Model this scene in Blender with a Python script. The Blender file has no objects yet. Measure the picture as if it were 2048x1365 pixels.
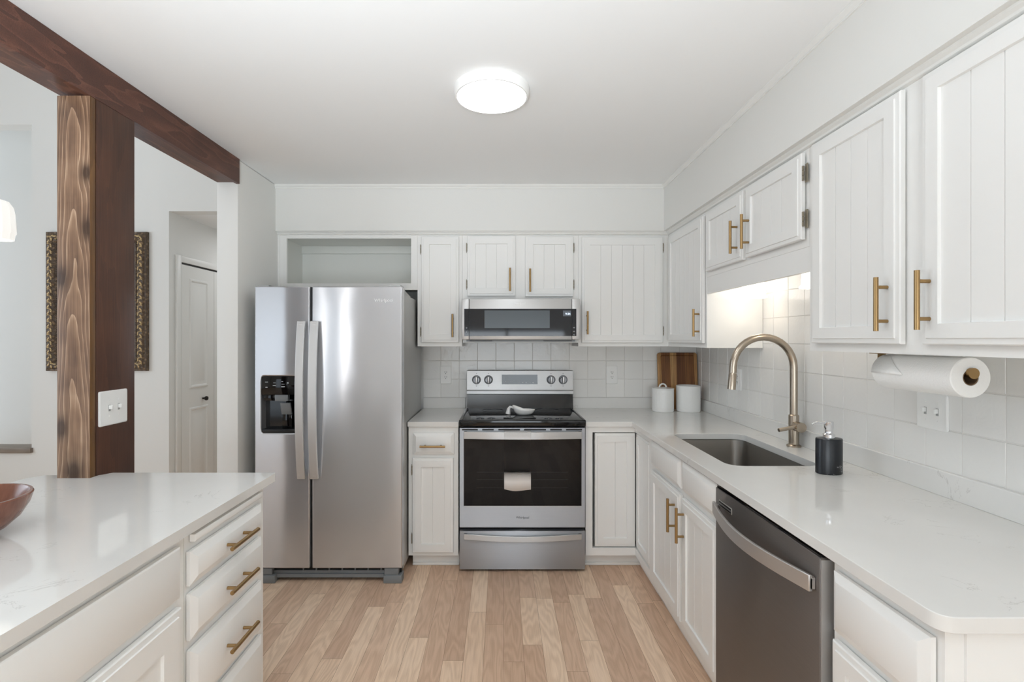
import bpy, bmesh, math, random
from mathutils import Vector, Matrix
random.seed(7)
PI = math.pi
S = bpy.context.scene
COL = S.collection

# ------------------------------------------------------------------ camera
cam = bpy.data.cameras.new('camera')
cam_o = bpy.data.objects.new('camera', cam)
COL.objects.link(cam_o)
cam_o.location = (0, 0, 1.40)
cam_o.rotation_euler = (PI / 2, 0, 0)
cam.sensor_width = 36
cam.lens = 36 * 1000 / 2048
cam.shift_x = 21 / 2048
cam.shift_y = -3.5 / 2048
cam.clip_start = 0.02
S.camera = cam_o

# ------------------------------------------------------------------ view, world, daylight
S.view_settings.view_transform = 'Standard'
S.view_settings.look = 'None'
S.view_settings.gamma = 1
S.view_settings.use_curve_mapping = False
S.view_settings.exposure = 0.0
S.cycles.use_denoising = True
S.cycles.max_bounces = 10
S.cycles.diffuse_bounces = 8
S.cycles.glossy_bounces = 5
S.cycles.caustics_reflective = False
S.cycles.caustics_refractive = False
S.cycles.sample_clamp_indirect = 6

W = bpy.data.worlds.new('sky')
S.world = W
W.use_nodes = True
bg = W.node_tree.nodes['Background']
bg.inputs[0].default_value = (0.80, 0.90, 1.0, 1)
bg.inputs[1].default_value = 1.3


def area_light(name, loc, rot, sx, sy, power, color):
    l = bpy.data.lights.new(name, 'AREA')
    l.shape = 'RECTANGLE'
    l.size = sx
    l.size_y = sy
    l.energy = power
    l.color = color
    o = bpy.data.objects.new(name, l)
    COL.objects.link(o)
    o.location = loc
    o.rotation_euler = rot
    return o


# daylight entering by the openings of the rear wall (behind the camera) and the dining room's left wall;
# the wide ones are tilted upward to brighten the ceiling
area_light('daylight_rear', (0.1, -2.62, 1.10), (PI / 2 + 0.5, 0, 0), 2.1, 1.0, 32, (0.86, 0.94, 1.0))
area_light('daylight_patio', (-3.95, -2.62, 1.20), (PI / 2 + 0.3, 0, 0), 0.8, 2.0, 2.9, (0.78, 0.89, 1.0))
area_light('fridge_streak_light', (-3.0, -2.62, 1.15), (PI / 2, 0, 0), 0.05, 2.3, 3.0, (1.0, 0.98, 0.96))  # added narrow light, shaped to give the fridge doors a bright reflected streak
area_light('fridge_streak_light', (-2.62, -2.62, 1.15), (PI / 2, 0, 0), 0.06, 2.3, 4.2, (1.0, 0.96, 0.92))  # second added strip for the fridge streaks; no blind hangs here
area_light('alcove_fill', (-6.9, 4.45, 2.0), (PI / 2, 0, -PI / 2), 0.7, 2.4, 16, (0.92, 0.96, 1.0))  # added fill to brighten the alcove; no window is built there
area_light('hall_fill', (-2.1, 5.0, 2.40), (0, 0, 0), 0.25, 0.25, 5, (0.95, 0.97, 1.0))  # added fill to brighten the hall, without any fixture
area_light('daylight_dining', (-5.2, 1.3, 1.6), (PI / 2 + 0.3, 0, -PI / 2), 2.3, 1.8, 40, (0.74, 0.87, 1.0))
# added fill light behind the camera, brightens the ceiling; no lamp stands there
up = area_light('ceiling_fill', (-0.35, -1.1, 0.95), (PI - 0.68, 0, 0.08), 0.8, 0.8, 43, (0.85, 0.935, 1.0))
up.data.spread = math.radians(88)


# ------------------------------------------------------------------ helpers
def lin(c):
    out = []
    for v in c:
        v /= 255.0
        out.append(v / 12.92 if v <= 0.04045 else ((v + 0.055) / 1.055) ** 2.4)
    return tuple(out) + (1,)


def newmat(name):
    m = bpy.data.materials.new(name)
    m.use_nodes = True
    nt = m.node_tree
    return m, nt, nt.nodes['Principled BSDF']


def simple(name, rgb, rough=0.5, metal=0.0, emit=None, es=0.0, coat=0.0, alpha=1.0, bump=None, spec=None):
    m, nt, p = newmat(name)
    p.inputs['Base Color'].default_value = lin(rgb)
    p.inputs['Roughness'].default_value = rough
    p.inputs['Metallic'].default_value = metal
    if coat:
        p.inputs['Coat Weight'].default_value = coat
        p.inputs['Coat Roughness'].default_value = 0.05
    if spec is not None:
        p.inputs['Specular IOR Level'].default_value = spec
    if emit:
        p.inputs['Emission Color'].default_value = lin(emit)
        p.inputs['Emission Strength'].default_value = es
    if bump:
        sc, st, dist = bump
        tc = nt.nodes.new('ShaderNodeTexCoord')
        n = nt.nodes.new('ShaderNodeTexNoise')
        n.inputs['Scale'].default_value = sc
        n.inputs['Detail'].default_value = 4
        b = nt.nodes.new('ShaderNodeBump')
        b.inputs['Strength'].default_value = st
        b.inputs['Distance'].default_value = dist
        nt.links.new(tc.outputs['Object'], n.inputs['Vector'])
        nt.links.new(n.outputs['Fac'], b.inputs['Height'])
        nt.links.new(b.outputs['Normal'], p.inputs['Normal'])
    return m


class NT:
    """small wrapper for writing node maths"""
    def __init__(self, nt):
        self.nt = nt

    def node(self, t, **kw):
        n = self.nt.nodes.new(t)
        for k, v in kw.items():
            setattr(n, k, v)
        return n

    def link(self, a, b):
        self.nt.links.new(a, b)

    def put(self, sock, v):
        if isinstance(v, bpy.types.NodeSocket):
            self.nt.links.new(v, sock)
        else:
            sock.default_value = v

    def math(self, op, a, b=0.0, c=None):
        n = self.node('ShaderNodeMath', operation=op)
        self.put(n.inputs[0], a)
        self.put(n.inputs[1], b)
        if c is not None:
            self.put(n.inputs[2], c)
        return n.outputs[0]

    def vmath(self, op, a, b):
        n = self.node('ShaderNodeVectorMath', operation=op)
        self.put(n.inputs[0], a)
        self.put(n.inputs[1], b)
        return n.outputs[0]

    def coords(self):
        return self.node('ShaderNodeTexCoord').outputs['Object']

    def sep(self, v):
        n = self.node('ShaderNodeSeparateXYZ')
        self.link(v, n.inputs[0])
        return n.outputs

    def comb(self, x, y, z):
        n = self.node('ShaderNodeCombineXYZ')
        for i, v in enumerate((x, y, z)):
            self.put(n.inputs[i], v)
        return n.outputs[0]

    def noise(self, vec, scale, detail=3, rough=0.5, dist=0.0):
        n = self.node('ShaderNodeTexNoise')
        self.link(vec, n.inputs['Vector'])
        n.inputs['Scale'].default_value = scale
        n.inputs['Detail'].default_value = detail
        n.inputs['Roughness'].default_value = rough
        n.inputs['Distortion'].default_value = dist
        return n.outputs['Fac']

    def ramp(self, fac, stops):
        n = self.node('ShaderNodeValToRGB')
        el = n.color_ramp.elements
        while len(el) < len(stops):
            el.new(0.5)
        for e, (p, c) in zip(el, stops):
            e.position = p
            e.color = lin(c)
        self.put(n.inputs[0], fac)
        return n.outputs[0]

    def mix(self, fac, a, b, mode='MIX'):
        n = self.node('ShaderNodeMix', data_type='RGBA', blend_type=mode)
        self.put(n.inputs[0], fac)
        self.put(n.inputs[6], a)
        self.put(n.inputs[7], b)
        return n.outputs[2]

    def bump(self, h, strength, dist):
        n = self.node('ShaderNodeBump')
        self.put(n.inputs['Height'], h)
        n.inputs['Strength'].default_value = strength
        n.inputs['Distance'].default_value = dist
        return n.outputs[0]


# ------------------------------------------------------------------ materials
M = {}
M['wall'] = simple('wall_paint', (228, 228, 225), 0.62, bump=(90, 0.12, 0.002))
M['ceiling'] = simple('ceiling_paint', (237, 238, 238), 0.8, bump=(60, 0.1, 0.002))
M['trim'] = simple('trim_paint', (232, 232, 229), 0.42)
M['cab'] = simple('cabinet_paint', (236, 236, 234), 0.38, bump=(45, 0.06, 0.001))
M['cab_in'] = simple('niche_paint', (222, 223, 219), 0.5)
M['brass'] = simple('satin_brass', (168, 138, 96), 0.32, 1.0)
M['hinge'] = simple('aged_nickel_hinge', (140, 132, 116), 0.42, 0.35)
M['nickel'] = simple('champagne_nickel', (180, 167, 151), 0.26, 1.0)
M['chrome'] = simple('chrome', (225, 225, 228), 0.08, 1.0)
M['black_gloss'] = simple('black_glass', (9, 9, 10), 0.06)
M['black_matte'] = simple('black_plastic', (14, 14, 15), 0.4)
M['dark_glass'] = simple('smoked_oven_glass', (6, 7, 10), 0.03, spec=0.28)
M['mw_window'] = simple('microwave_window', (78, 86, 92), 0.2)
M['mw_glass'] = simple('microwave_glass', (30, 32, 37), 0.05)
M['grey_plastic'] = simple('grey_plastic', (118, 121, 123), 0.45)
M['white_plastic'] = simple('white_plastic', (240, 240, 238), 0.3)
M['slot'] = simple('dark_slot', (60, 58, 56), 0.6)
M['soft_slot'] = simple('toggle_slot', (170, 170, 168), 0.5)
M['ceramic'] = simple('white_ceramic', (238, 238, 236), 0.16, coat=0.3)
M['embossed'] = simple('embossed_ceramic', (238, 238, 236), 0.25, bump=(70, 0.5, 0.004))
M['paper'] = simple('paper_towel', (240, 240, 238), 0.9, bump=(160, 0.5, 0.002))
M['cardboard'] = simple('cardboard_core', (120, 96, 72), 0.85)
M['lamp'] = simple('lamp_diffuser', (255, 255, 255), 0.5, emit=(246, 250, 255), es=13.0)
M['shade'] = simple('lit_glass_shade', (255, 250, 242), 0.3, emit=(255, 249, 241), es=3.1)
M['pendant'] = simple('lit_ribbed_glass', (250, 250, 248), 0.25, emit=(255, 252, 246), es=0.5)
M['mirror'] = simple('mirror_glass', (235, 238, 240), 0.02, 1.0)
M['black_knob'] = simple('black_knob', (18, 16, 15), 0.35)
M['logo_light'] = simple('logo_light', (235, 235, 235), 0.3, 0.2)
M['logo_dark'] = simple('logo_dark', (50, 50, 54), 0.4)
M['glow_digit'] = simple('glowing_digit', (230, 240, 255), 0.4, emit=(220, 236, 255), es=1.6)
M['icon'] = simple('printed_icon', (205, 210, 214), 0.5)
M['grout'] = simple('grout', (220, 218, 214), 0.8)
M['gap'] = simple('floor_joint', (120, 88, 64), 0.8)
M['window_frame'] = simple('window_frame_paint', (225, 225, 222), 0.5)
M['dark_metal'] = simple('fridge_side_metal', (176, 176, 174), 0.42, 0.45)
M['cap_wood'] = None


def steel(name, base, rough, wav=0.25, tangent=(0, 0, 1), aniso=0.95, wscale=(2.2, 2.2, 0.9), broad=0.4):
    m, nt, p = newmat(name)
    N = NT(nt)
    p.inputs['Metallic'].default_value = 1
    c = N.coords()
    fine = N.noise(N.vmath('MULTIPLY', c, (3, 3, 900)), 1.0, 2)
    p.inputs['Roughness'].default_value = rough
    N.link(N.ramp(fine, [(0.3, tuple(int(v * 0.965) for v in base)), (0.7, base)]), p.inputs['Base Color'])
    p.inputs['Anisotropic'].default_value = aniso
    t = N.node('ShaderNodeVectorTransform', vector_type='VECTOR', convert_from='OBJECT', convert_to='WORLD')
    t.inputs[0].default_value = tangent
    N.link(t.outputs[0], p.inputs['Tangent'])
    if wav:
        w = N.noise(N.vmath('MULTIPLY', c, wscale), 1.6, 1, 0.4)
        N.link(N.bump(w, wav, 0.03), p.inputs['Normal'])
    # brushed sheets scatter part of the light widely
    q = nt.nodes.new('ShaderNodeBsdfPrincipled')
    q.inputs['Metallic'].default_value = 1
    q.inputs['Base Color'].default_value = lin(base)
    q.inputs['Roughness'].default_value = 0.62
    mx = nt.nodes.new('ShaderNodeMixShader')
    mx.inputs[0].default_value = broad
    N.link(p.outputs[0], mx.inputs[1])
    N.link(q.outputs[0], mx.inputs[2])
    N.link(mx.outputs[0], nt.nodes['Material Output'].inputs['Surface'])
    return m


M['steel'] = steel('brushed_steel', (214, 215, 218), 0.17, 0.05, aniso=1.0, wscale=(2.6, 2.6, 2.0))
M['steel_edge'] = simple('steel_edge', (190, 188, 186), 0.5, 0.6)
M['mw_steel'] = simple('microwave_steel', (200, 199, 198), 0.34, 0.6)
M['satin_steel'] = simple('satin_steel', (222, 222, 222), 0.5, 1.0)
M['steel_flat'] = steel('brushed_steel_flat', (186, 189, 194), 0.46, 0.0)
M['steel_bright'] = steel('bright_steel', (200, 200, 200), 0.34, 0.0)
M['steel_dark'] = steel('dark_stainless', (140, 134, 131), 0.38, 0.08, broad=0.3)
M['steel_dw_handle'] = simple('dishwasher_handle_steel', (205, 202, 200), 0.42, 1.0)
M['sink_steel'] = steel('sink_steel', (140, 136, 131), 0.32, 0.0)


def mat_quartz():
    m, nt, p = newmat('white_quartz')
    N = NT(nt)
    c = N.coords()
    a = N.noise(N.vmath('MULTIPLY', c, (1.5, 2.6, 1.5)), 3.2, 6, 0.62, 1.0)
    v = N.math('ABSOLUTE', N.math('SUBTRACT', a, 0.5))
    vein = N.math('SUBTRACT', 1.0, N.math('MINIMUM', N.math('MULTIPLY', v, 110.0), 1.0))
    mask = N.math('GREATER_THAN', N.noise(c, 5.5, 2), 0.60)
    mask2 = N.math('MULTIPLY', N.math('MULTIPLY', mask, vein), 0.42)
    cloud = N.ramp(N.noise(c, 3.0, 4), [(0.3, (221, 220, 217)), (0.7, (227, 226, 223))])
    N.link(N.mix(mask2, cloud, lin((166, 162, 158))), p.inputs['Base Color'])
    p.inputs['Roughness'].default_value = 0.06
    return m


M['quartz'] = mat_quartz()


def mat_tile():
    m, nt, p = newmat('glazed_tile')
    N = NT(nt)
    c = N.coords()
    r = N.node('ShaderNodeNewGeometry').outputs['Random Per Island']
    N.link(N.ramp(r, [(0.0, (228, 227, 224)), (1.0, (237, 236, 233))]), p.inputs['Base Color'])
    off = N.comb(N.math('MULTIPLY', r, 37.0), N.math('MULTIPLY', r, 11.0), N.math('MULTIPLY', r, 53.0))
    vv = N.vmath('ADD', c, off)
    h = N.noise(vv, 22, 3, 0.55, 0.6)
    N.link(N.bump(h, 0.35, 0.004), p.inputs['Normal'])
    p.inputs['Roughness'].default_value = 0.16
    return m


M['tile'] = mat_tile()


def mat_floor():
    m, nt, p = newmat('oak_laminate')
    N = NT(nt)
    c = N.coords()
    r = N.node('ShaderNodeNewGeometry').outputs['Random Per Island']
    r2 = N.math('FRACT', N.math('MULTIPLY', r, 17.31))
    off = N.comb(N.math('MULTIPLY', r, 71.0), N.math('MULTIPLY', r2, 43.0), 0.0)
    v = N.vmath('ADD', c, off)
    g1 = N.noise(N.vmath('MULTIPLY', v, (230, 7, 1)), 1.0, 4, 0.6)
    x, y, z = N.sep(v)
    wob = N.noise(N.vmath('MULTIPLY', v, (9, 1.5, 1)), 1.0, 2)
    ph = N.math('ADD', N.math('MULTIPLY', wob, 34.0), N.math('MULTIPLY', y, 5.0))
    rings = N.math('MULTIPLY', N.math('ADD', N.math('SINE', N.math('MULTIPLY', ph, 2.2)), 1.0), 0.5)
    base = N.ramp(r, [(0.0, (210, 177, 151)), (0.3, (224, 192, 165)), (0.62, (237, 208, 180)), (1.0, (244, 217, 190))])
    f = N.math('ADD', N.math('MULTIPLY', g1, 0.75), N.math('MULTIPLY', rings, 0.25))
    tone = N.ramp(f, [(0.28, (226, 219, 212)), (0.68, (255, 255, 255))])
    N.link(N.mix(0.8, base, tone, 'MULTIPLY'), p.inputs['Base Color'])
    p.inputs['Roughness'].default_value = 0.42
    N.link(N.bump(g1, 0.08, 0.002), p.inputs['Normal'])
    return m


M['floor'] = mat_floor()


def mat_wood(name, stops, along='z', grain=260, ring=16, knots=(), across='x', rough=0.45, dark=(52, 34, 24), ringw=0.5, stretch=1.2, arch=0.0, thin=2.0, blotw=0.35):
    """planed timber: straight grain, growth-ring figure and knots, in object space"""
    m, nt, p = newmat(name)
    N = NT(nt)
    c = N.coords()
    x, y, z = N.sep(c)
    ax = {'x': x, 'y': y, 'z': z}
    L, A = ax[along], ax[across]
    pull = 0.0
    dk = 0.0
    for (ka, kl, s) in knots:
        da = N.math('SUBTRACT', A, ka)
        dl = N.math('MULTIPLY', N.math('SUBTRACT', L, kl), 0.62)
        d2 = N.math('ADD', N.math('MULTIPLY', da, da), N.math('MULTIPLY', dl, dl))
        g = N.math('EXPONENT', N.math('MULTIPLY', d2, -1.0 / (s * s)))
        pull = N.math('ADD', pull, N.math('MULTIPLY', g, 0.085))
        g2 = N.math('EXPONENT', N.math('MULTIPLY', d2, -3.2 / (s * s)))
        dk = N.math('MAXIMUM', dk, g2)
    wob = N.noise(N.comb(N.math('MULTIPLY', A, 7.0), N.math('MULTIPLY', L, stretch), 0.0), 1.0, 3, 0.5)
    ph = N.math('ADD', wob, pull)
    if arch:
        ph = N.math('ADD', N.math('MULTIPLY', wob, 0.35), N.math('ADD', pull, N.math('ADD', N.math('MULTIPLY', N.math('MULTIPLY', A, A), 90.0 * arch), N.math('MULTIPLY', L, 0.42 * arch))))
    rings = N.math('FRACT', N.math('MULTIPLY', ph, float(ring)))
    rings = N.math('POWER', rings, thin)
    gr = N.noise(N.comb(N.math('MULTIPLY', A, grain), N.math('MULTIPLY', L, 5.0), N.math('MULTIPLY', ax['y' if across != 'y' else 'x'], grain)), 1.0, 3, 0.6)
    blot = N.noise(c, 6.0, 3)
    f = N.math('ADD', N.math('MULTIPLY', rings, ringw * 0.6), N.math('ADD', N.math('MULTIPLY', gr, 0.45), N.math('MULTIPLY', blot, blotw)))
    col = N.ramp(f, stops)
    if knots:
        k = N.math('MULTIPLY', N.math('MINIMUM', N.math('MULTIPLY', dk, 1.2), 1.0), 0.85)
        col = N.mix(k, col, lin(dark))
    N.link(col, p.inputs['Base Color'])
    p.inputs['Roughness'].default_value = rough
    N.link(N.bump(gr, 0.15, 0.002), p.inputs['Normal'])
    return m


M['post_front'] = mat_wood('stained_pine_plank', [(0.28, (84, 64, 53)), (0.46, (126, 98, 78)), (0.62, (158, 127, 102)), (0.88, (214, 186, 158))],
                           knots=((-0.045, 1.62, 0.05), (0.05, 1.80, 0.05), (-0.045, 1.08, 0.05), (0.0, 0.92, 0.06), (0.045, 2.0, 0.04)), ring=10, ringw=0.5, arch=1.0, thin=4.0, stretch=2.0, blotw=0.5)
M['post_side'] = mat_wood('dark_stained_board', [(0.25, (58, 36, 27)), (0.55, (86, 54, 38)), (0.85, (120, 80, 56))], across='y', ring=6, ringw=0.2)
M['post_edge'] = mat_wood('golden_plank_edge', [(0.25, (84, 56, 30)), (0.6, (124, 88, 50)), (0.9, (156, 114, 70))], across='y', ring=6, ringw=0.2)
M['beam'] = mat_wood('dark_beam_timber', [(0.25, (62, 38, 31)), (0.55, (94, 58, 45)), (0.85, (130, 86, 68))], along='y', across='z', ring=9, ringw=0.4)
M['beam_under'] = mat_wood('dark_beam_underside', [(0.25, (66, 44, 36)), (0.55, (100, 66, 52)), (0.85, (134, 94, 76))], along='y', across='x', ring=9, ringw=0.4)
M['cap_wood'] = mat_wood('weathered_cap_wood', [(0.25, (104, 92, 82)), (0.6, (140, 128, 116)), (0.9, (168, 158, 148))], along='x', across='z', ring=5)
M['bowl'] = mat_wood('turned_bowl_wood', [(0.25, (104, 64, 50)), (0.6, (140, 94, 76)), (0.9, (166, 122, 98))], along='x', across='y', ring=5, rough=0.22, grain=60, ringw=0.35)


def mat_board():
    m, nt, p = newmat('acacia_board')
    N = NT(nt)
    c = N.coords()
    x, y, z = N.sep(c)
    wig = N.math('MULTIPLY', N.math('SUBTRACT', N.noise(N.comb(N.math('MULTIPLY', x, 6.0), 0.0, N.math('MULTIPLY', z, 2.0)), 1.0, 2), 0.5), 0.05)
    u = N.math('ADD', N.math('DIVIDE', N.math('ADD', x, 0.142), 0.284), wig)
    strips = N.ramp(u, [(0.0, (196, 152, 100)), (0.07, (190, 146, 94)), (0.09, (132, 84, 42)), (0.31, (140, 92, 48)), (0.33, (206, 164, 110)), (0.46, (198, 152, 98)),
                        (0.48, (110, 66, 32)), (0.68, (128, 80, 40)), (0.70, (146, 98, 54)), (0.90, (138, 90, 48)), (0.93, (190, 144, 92))])
    gr = N.noise(N.comb(N.math('MULTIPLY', x, 150.0), N.math('MULTIPLY', y, 150.0), N.math('MULTIPLY', z, 4.0)), 1.0, 4, 0.6, 0.4)
    N.link(N.mix(0.85, strips, N.ramp(gr, [(0.3, (150, 132, 112)), (0.62, (255, 255, 255))]), 'MULTIPLY'), p.inputs['Base Color'])
    p.inputs['Roughness'].default_value = 0.45
    return m


M['board'] = mat_board()


def mat_marble():
    m, nt, p = newmat('black_marble')
    N = NT(nt)
    c = N.coords()
    a = N.noise(c, 9, 6, 0.6, 1.2)
    v = N.math('ABSOLUTE', N.math('SUBTRACT', a, 0.52))
    vein = N.math('SUBTRACT', 1.0, N.math('MINIMUM', N.math('MULTIPLY', v, 60.0), 1.0))
    mk = N.math('MULTIPLY', N.math('GREATER_THAN', N.noise(c, 16, 2), 0.56), vein)
    N.link(N.mix(N.math('MULTIPLY', mk, 0.6), lin((13, 16, 23)), lin((190, 190, 190))), p.inputs['Base Color'])
    p.inputs['Roughness'].default_value = 0.3
    return m


M['marble'] = mat_marble()


def mat_gilt():
    m, nt, p = newmat('antique_gilt_carving')
    N = NT(nt)
    c = N.coords()
    v = N.node('ShaderNodeTexVoronoi')
    N.link(c, v.inputs['Vector'])
    v.inputs['Scale'].default_value = 42
    n = N.noise(c, 60, 3)
    h = N.math('ADD', N.math('MULTIPLY', v.outputs['Distance'], 1.4), N.math('MULTIPLY', n, 0.4))
    N.link(N.ramp(h, [(0.0, (176, 150, 112)), (0.4, (128, 104, 76)), (0.9, (80, 64, 48))]), p.inputs['Base Color'])
    p.inputs['Metallic'].default_value = 0.0
    p.inputs['Roughness'].default_value = 0.42
    N.link(N.bump(h, 0.8, -0.006), p.inputs['Normal'])
    return m


M['gilt'] = mat_gilt()
M['gilt_high'] = simple('gilt_highlight', (186, 160, 116), 0.35, 0.3)


def mat_towel():
    # thin worn hand towel: opaque hem, very sheer middle
    m, nt, p = newmat('sheer_cotton')
    N = NT(nt)
    x, y, z = N.sep(N.coords())
    p.inputs['Base Color'].default_value = lin((232, 228, 224))
    p.inputs['Roughness'].default_value = 0.9
    a = N.node('ShaderNodeMapRange')
    N.link(z, a.inputs[0])
    for i, v in enumerate((-0.235, -0.295, 0.0, 0.95)):
        a.inputs[1 + i].default_value = v
    b = N.node('ShaderNodeMapRange')
    N.link(z, b.inputs[0])
    for i, v in enumerate((-0.045, -0.02, 0.0, 0.16)):
        b.inputs[1 + i].default_value = v
    N.link(N.math('MAXIMUM', a.outputs[0], b.outputs[0]), p.inputs['Alpha'])
    return m


M['towel'] = mat_towel()


# ------------------------------------------------------------------ mesh builder
class MB:
    def __init__(self):
        self.v = []
        self.f = []

    def add(self, vs, fs):
        b = len(self.v)
        self.v += [tuple(p) for p in vs]
        self.f += [tuple(i + b for i in q) for q in fs]
        return self

    def box(self, x0, y0, z0, x1, y1, z1, bev=0.0, seg=2):
        x0, x1 = min(x0, x1), max(x0, x1)
        y0, y1 = min(y0, y1), max(y0, y1)
        z0, z1 = min(z0, z1), max(z0, z1)
        vs = [(x0, y0, z0), (x1, y0, z0), (x1, y1, z0), (x0, y1, z0), (x0, y0, z1), (x1, y0, z1), (x1, y1, z1), (x0, y1, z1)]
        fs = [(0, 3, 2, 1), (4, 5, 6, 7), (0, 1, 5, 4), (1, 2, 6, 5), (2, 3, 7, 6), (3, 0, 4, 7)]
        if not bev:
            return self.add(vs, fs)
        bm = bmesh.new()
        bv = [bm.verts.new(p) for p in vs]
        for q in fs:
            bm.faces.new([bv[i] for i in q])
        bmesh.ops.bevel(bm, geom=list(bm.edges), offset=bev, segments=seg, affect='EDGES', profile=0.5)
        bm.verts.index_update()
        self.add([p.co[:] for p in bm.verts], [[p.index for p in q.verts] for q in bm.faces])
        bm.free()
        return self

    def prism(self, poly, z0, z1, holes=(), axis='z'):
        bm = bmesh.new()
        loops = [poly] + list(holes)
        edges = []
        ring = []
        for lp in loops:
            vs = [bm.verts.new((p[0], p[1], 0)) for p in lp]
            ring.append(len(vs))
            for i in range(len(vs)):
                edges.append(bm.edges.new((vs[i], vs[(i + 1) % len(vs)])))
        bmesh.ops.triangle_fill(bm, edges=edges, use_beauty=True, normal=(0, 0, 1))
        bm.verts.index_update()
        P = [p.co[:] for p in bm.verts]
        T = [[p.index for p in q.verts] for q in bm.faces]
        bm.free()
        n = len(P)

        def tr(p, h):
            if axis == 'z':
                return (p[0], p[1], h)
            if axis == 'y':
                return (p[0], h, p[1])
            return (h, p[0], p[1])
        vs = [tr(p, z0) for p in P] + [tr(p, z1) for p in P]
        fs = [tuple(reversed(t)) for t in T] + [tuple(i + n for i in t) for t in T]
        b = 0
        for r in ring:
            for i in range(r):
                j = (i + 1) % r
                fs.append((b + i, b + j, b + j + n, b + i + n))
            b += r
        return self.add(vs, fs)

    def cyl(self, p0, p1, r, seg=16, r2=None, cap=True):
        p0, p1 = Vector(p0), Vector(p1)
        d = (p1 - p0).normalized()
        u = d.orthogonal().normalized()
        w = d.cross(u)
        r2 = r if r2 is None else r2
        vs = []
        for (c, rr) in ((p0, r), (p1, r2)):
            for i in range(seg):
                a = 2 * PI * i / seg
                vs.append(c + u * rr * math.cos(a) + w * rr * math.sin(a))
        fs = [(i, (i + 1) % seg, seg + (i + 1) % seg, seg + i) for i in range(seg)]
        if cap:
            fs += [tuple(reversed(range(seg))), tuple(range(seg, 2 * seg))]
        return self.add(vs, fs)

    def tube(self, path, r, seg=14, cap=True):
        pts = [Vector(p) for p in path]
        rs = r if isinstance(r, (list, tuple)) else [r] * len(pts)
        d = (pts[1] - pts[0]).normalized()
        u = d.orthogonal().normalized()
        vs, fs = [], []
        for k, p in enumerate(pts):
            a = pts[max(k - 1, 0)]
            b = pts[min(k + 1, len(pts) - 1)]
            d = (b - a).normalized()
            u = (u - d * u.dot(d)).normalized()
            w = d.cross(u)
            for i in range(seg):
                t = 2 * PI * i / seg
                vs.append(p + (u * math.cos(t) + w * math.sin(t)) * rs[k])
        for k in range(len(pts) - 1):
            for i in range(seg):
                j = (i + 1) % seg
                fs.append((k * seg + i, k * seg + j, (k + 1) * seg + j, (k + 1) * seg + i))
        if cap:
            fs += [tuple(reversed(range(seg))), tuple(range((len(pts) - 1) * seg, len(pts) * seg))]
        return self.add(vs, fs)

    def lathe(self, prof, c=(0, 0, 0), seg=40, sx=1.0, sy=1.0, axis='z', ripple=None):
        vs, fs = [], []
        n = len(prof)
        for i in range(seg):
            a = 2 * PI * i / seg
            for (r, h) in prof:
                rr = r * (1 + (ripple[0] * math.cos(ripple[1] * a) if ripple else 0))
                x, y = rr * math.cos(a) * sx, rr * math.sin(a) * sy
                if axis == 'z':
                    vs.append((c[0] + x, c[1] + y, c[2] + h))
                elif axis == 'y':
                    vs.append((c[0] + x, c[1] + h, c[2] + y))
                else:
                    vs.append((c[0] + h, c[1] + x, c[2] + y))
        for i in range(seg):
            j = (i + 1) % seg
            for k in range(n - 1):
                fs.append((i * n + k, j * n + k, j * n + k + 1, i * n + k + 1))
        return self.add(vs, fs)

    def rings(self, loops, cap_first=True, cap_last=True):
        """bridge equally long closed loops"""
        n = len(loops[0])
        vs = [p for lp in loops for p in lp]
        fs = []
        for k in range(len(loops) - 1):
            for i in range(n):
                j = (i + 1) % n
                fs.append((k * n + i, k * n + j, (k + 1) * n + j, (k + 1) * n + i))
        if cap_first:
            fs.append(tuple(reversed(range(n))))
        if cap_last:
            fs.append(tuple(range((len(loops) - 1) * n, len(loops) * n)))
        return self.add(vs, fs)

    def move(self, fn):
        self.v = [tuple(fn(Vector(p))) for p in self.v]
        return self

    def each(self, name, mat, parent):
        """one object for every separate piece"""
        root = list(range(len(self.v)))

        def find(i):
            while root[i] != i:
                root[i] = root[root[i]]
                i = root[i]
            return i
        for q in self.f:
            for i in q[1:]:
                root[find(i)] = find(q[0])
        parts = {}
        for q in self.f:
            parts.setdefault(find(q[0]), []).append(q)
        out = []
        for fs in parts.values():
            ids = sorted({i for q in fs for i in q})
            at = {i: k for k, i in enumerate(ids)}
            mb = MB()
            mb.v = [self.v[i] for i in ids]
            mb.f = [tuple(at[i] for i in q) for q in fs]
            out.append(mb.build(name, mat, parent))
        return out

    def build(self, name, mat, parent=None, bevel=0.0, angle=32, fix=True):
        me = bpy.data.meshes.new(name)
        vs = self.v
        if parent is not None and parent.get('_world'):
            ox, oy, oz = parent['_world']
            vs = [(p[0] - ox, p[1] - oy, p[2] - oz) for p in vs]
        org = (0, 0, 0)
        if parent is None:
            xs = [p[0] for p in vs]
            ys = [p[1] for p in vs]
            zs = [p[2] for p in vs]
            org = ((min(xs) + max(xs)) / 2, (min(ys) + max(ys)) / 2, min(zs))
            vs = [(p[0] - org[0], p[1] - org[1], p[2] - org[2]) for p in vs]
        me.from_pydata(vs, [], self.f)
        me.materials.append(M[mat] if isinstance(mat, str) else mat)
        if fix:
            bm = bmesh.new()
            bm.from_mesh(me)
            bmesh.ops.recalc_face_normals(bm, faces=bm.faces)
            bm.to_mesh(me)
            bm.free()
        for q in me.polygons:
            q.use_smooth = True
        me.set_sharp_from_angle(angle=math.radians(angle))
        o = bpy.data.objects.new(name, me)
        COL.objects.link(o)
        if parent is not None:
            o.parent = parent
            if parent.get('_world'):
                o['_world'] = tuple(parent['_world'])
        else:
            o.location = org
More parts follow.
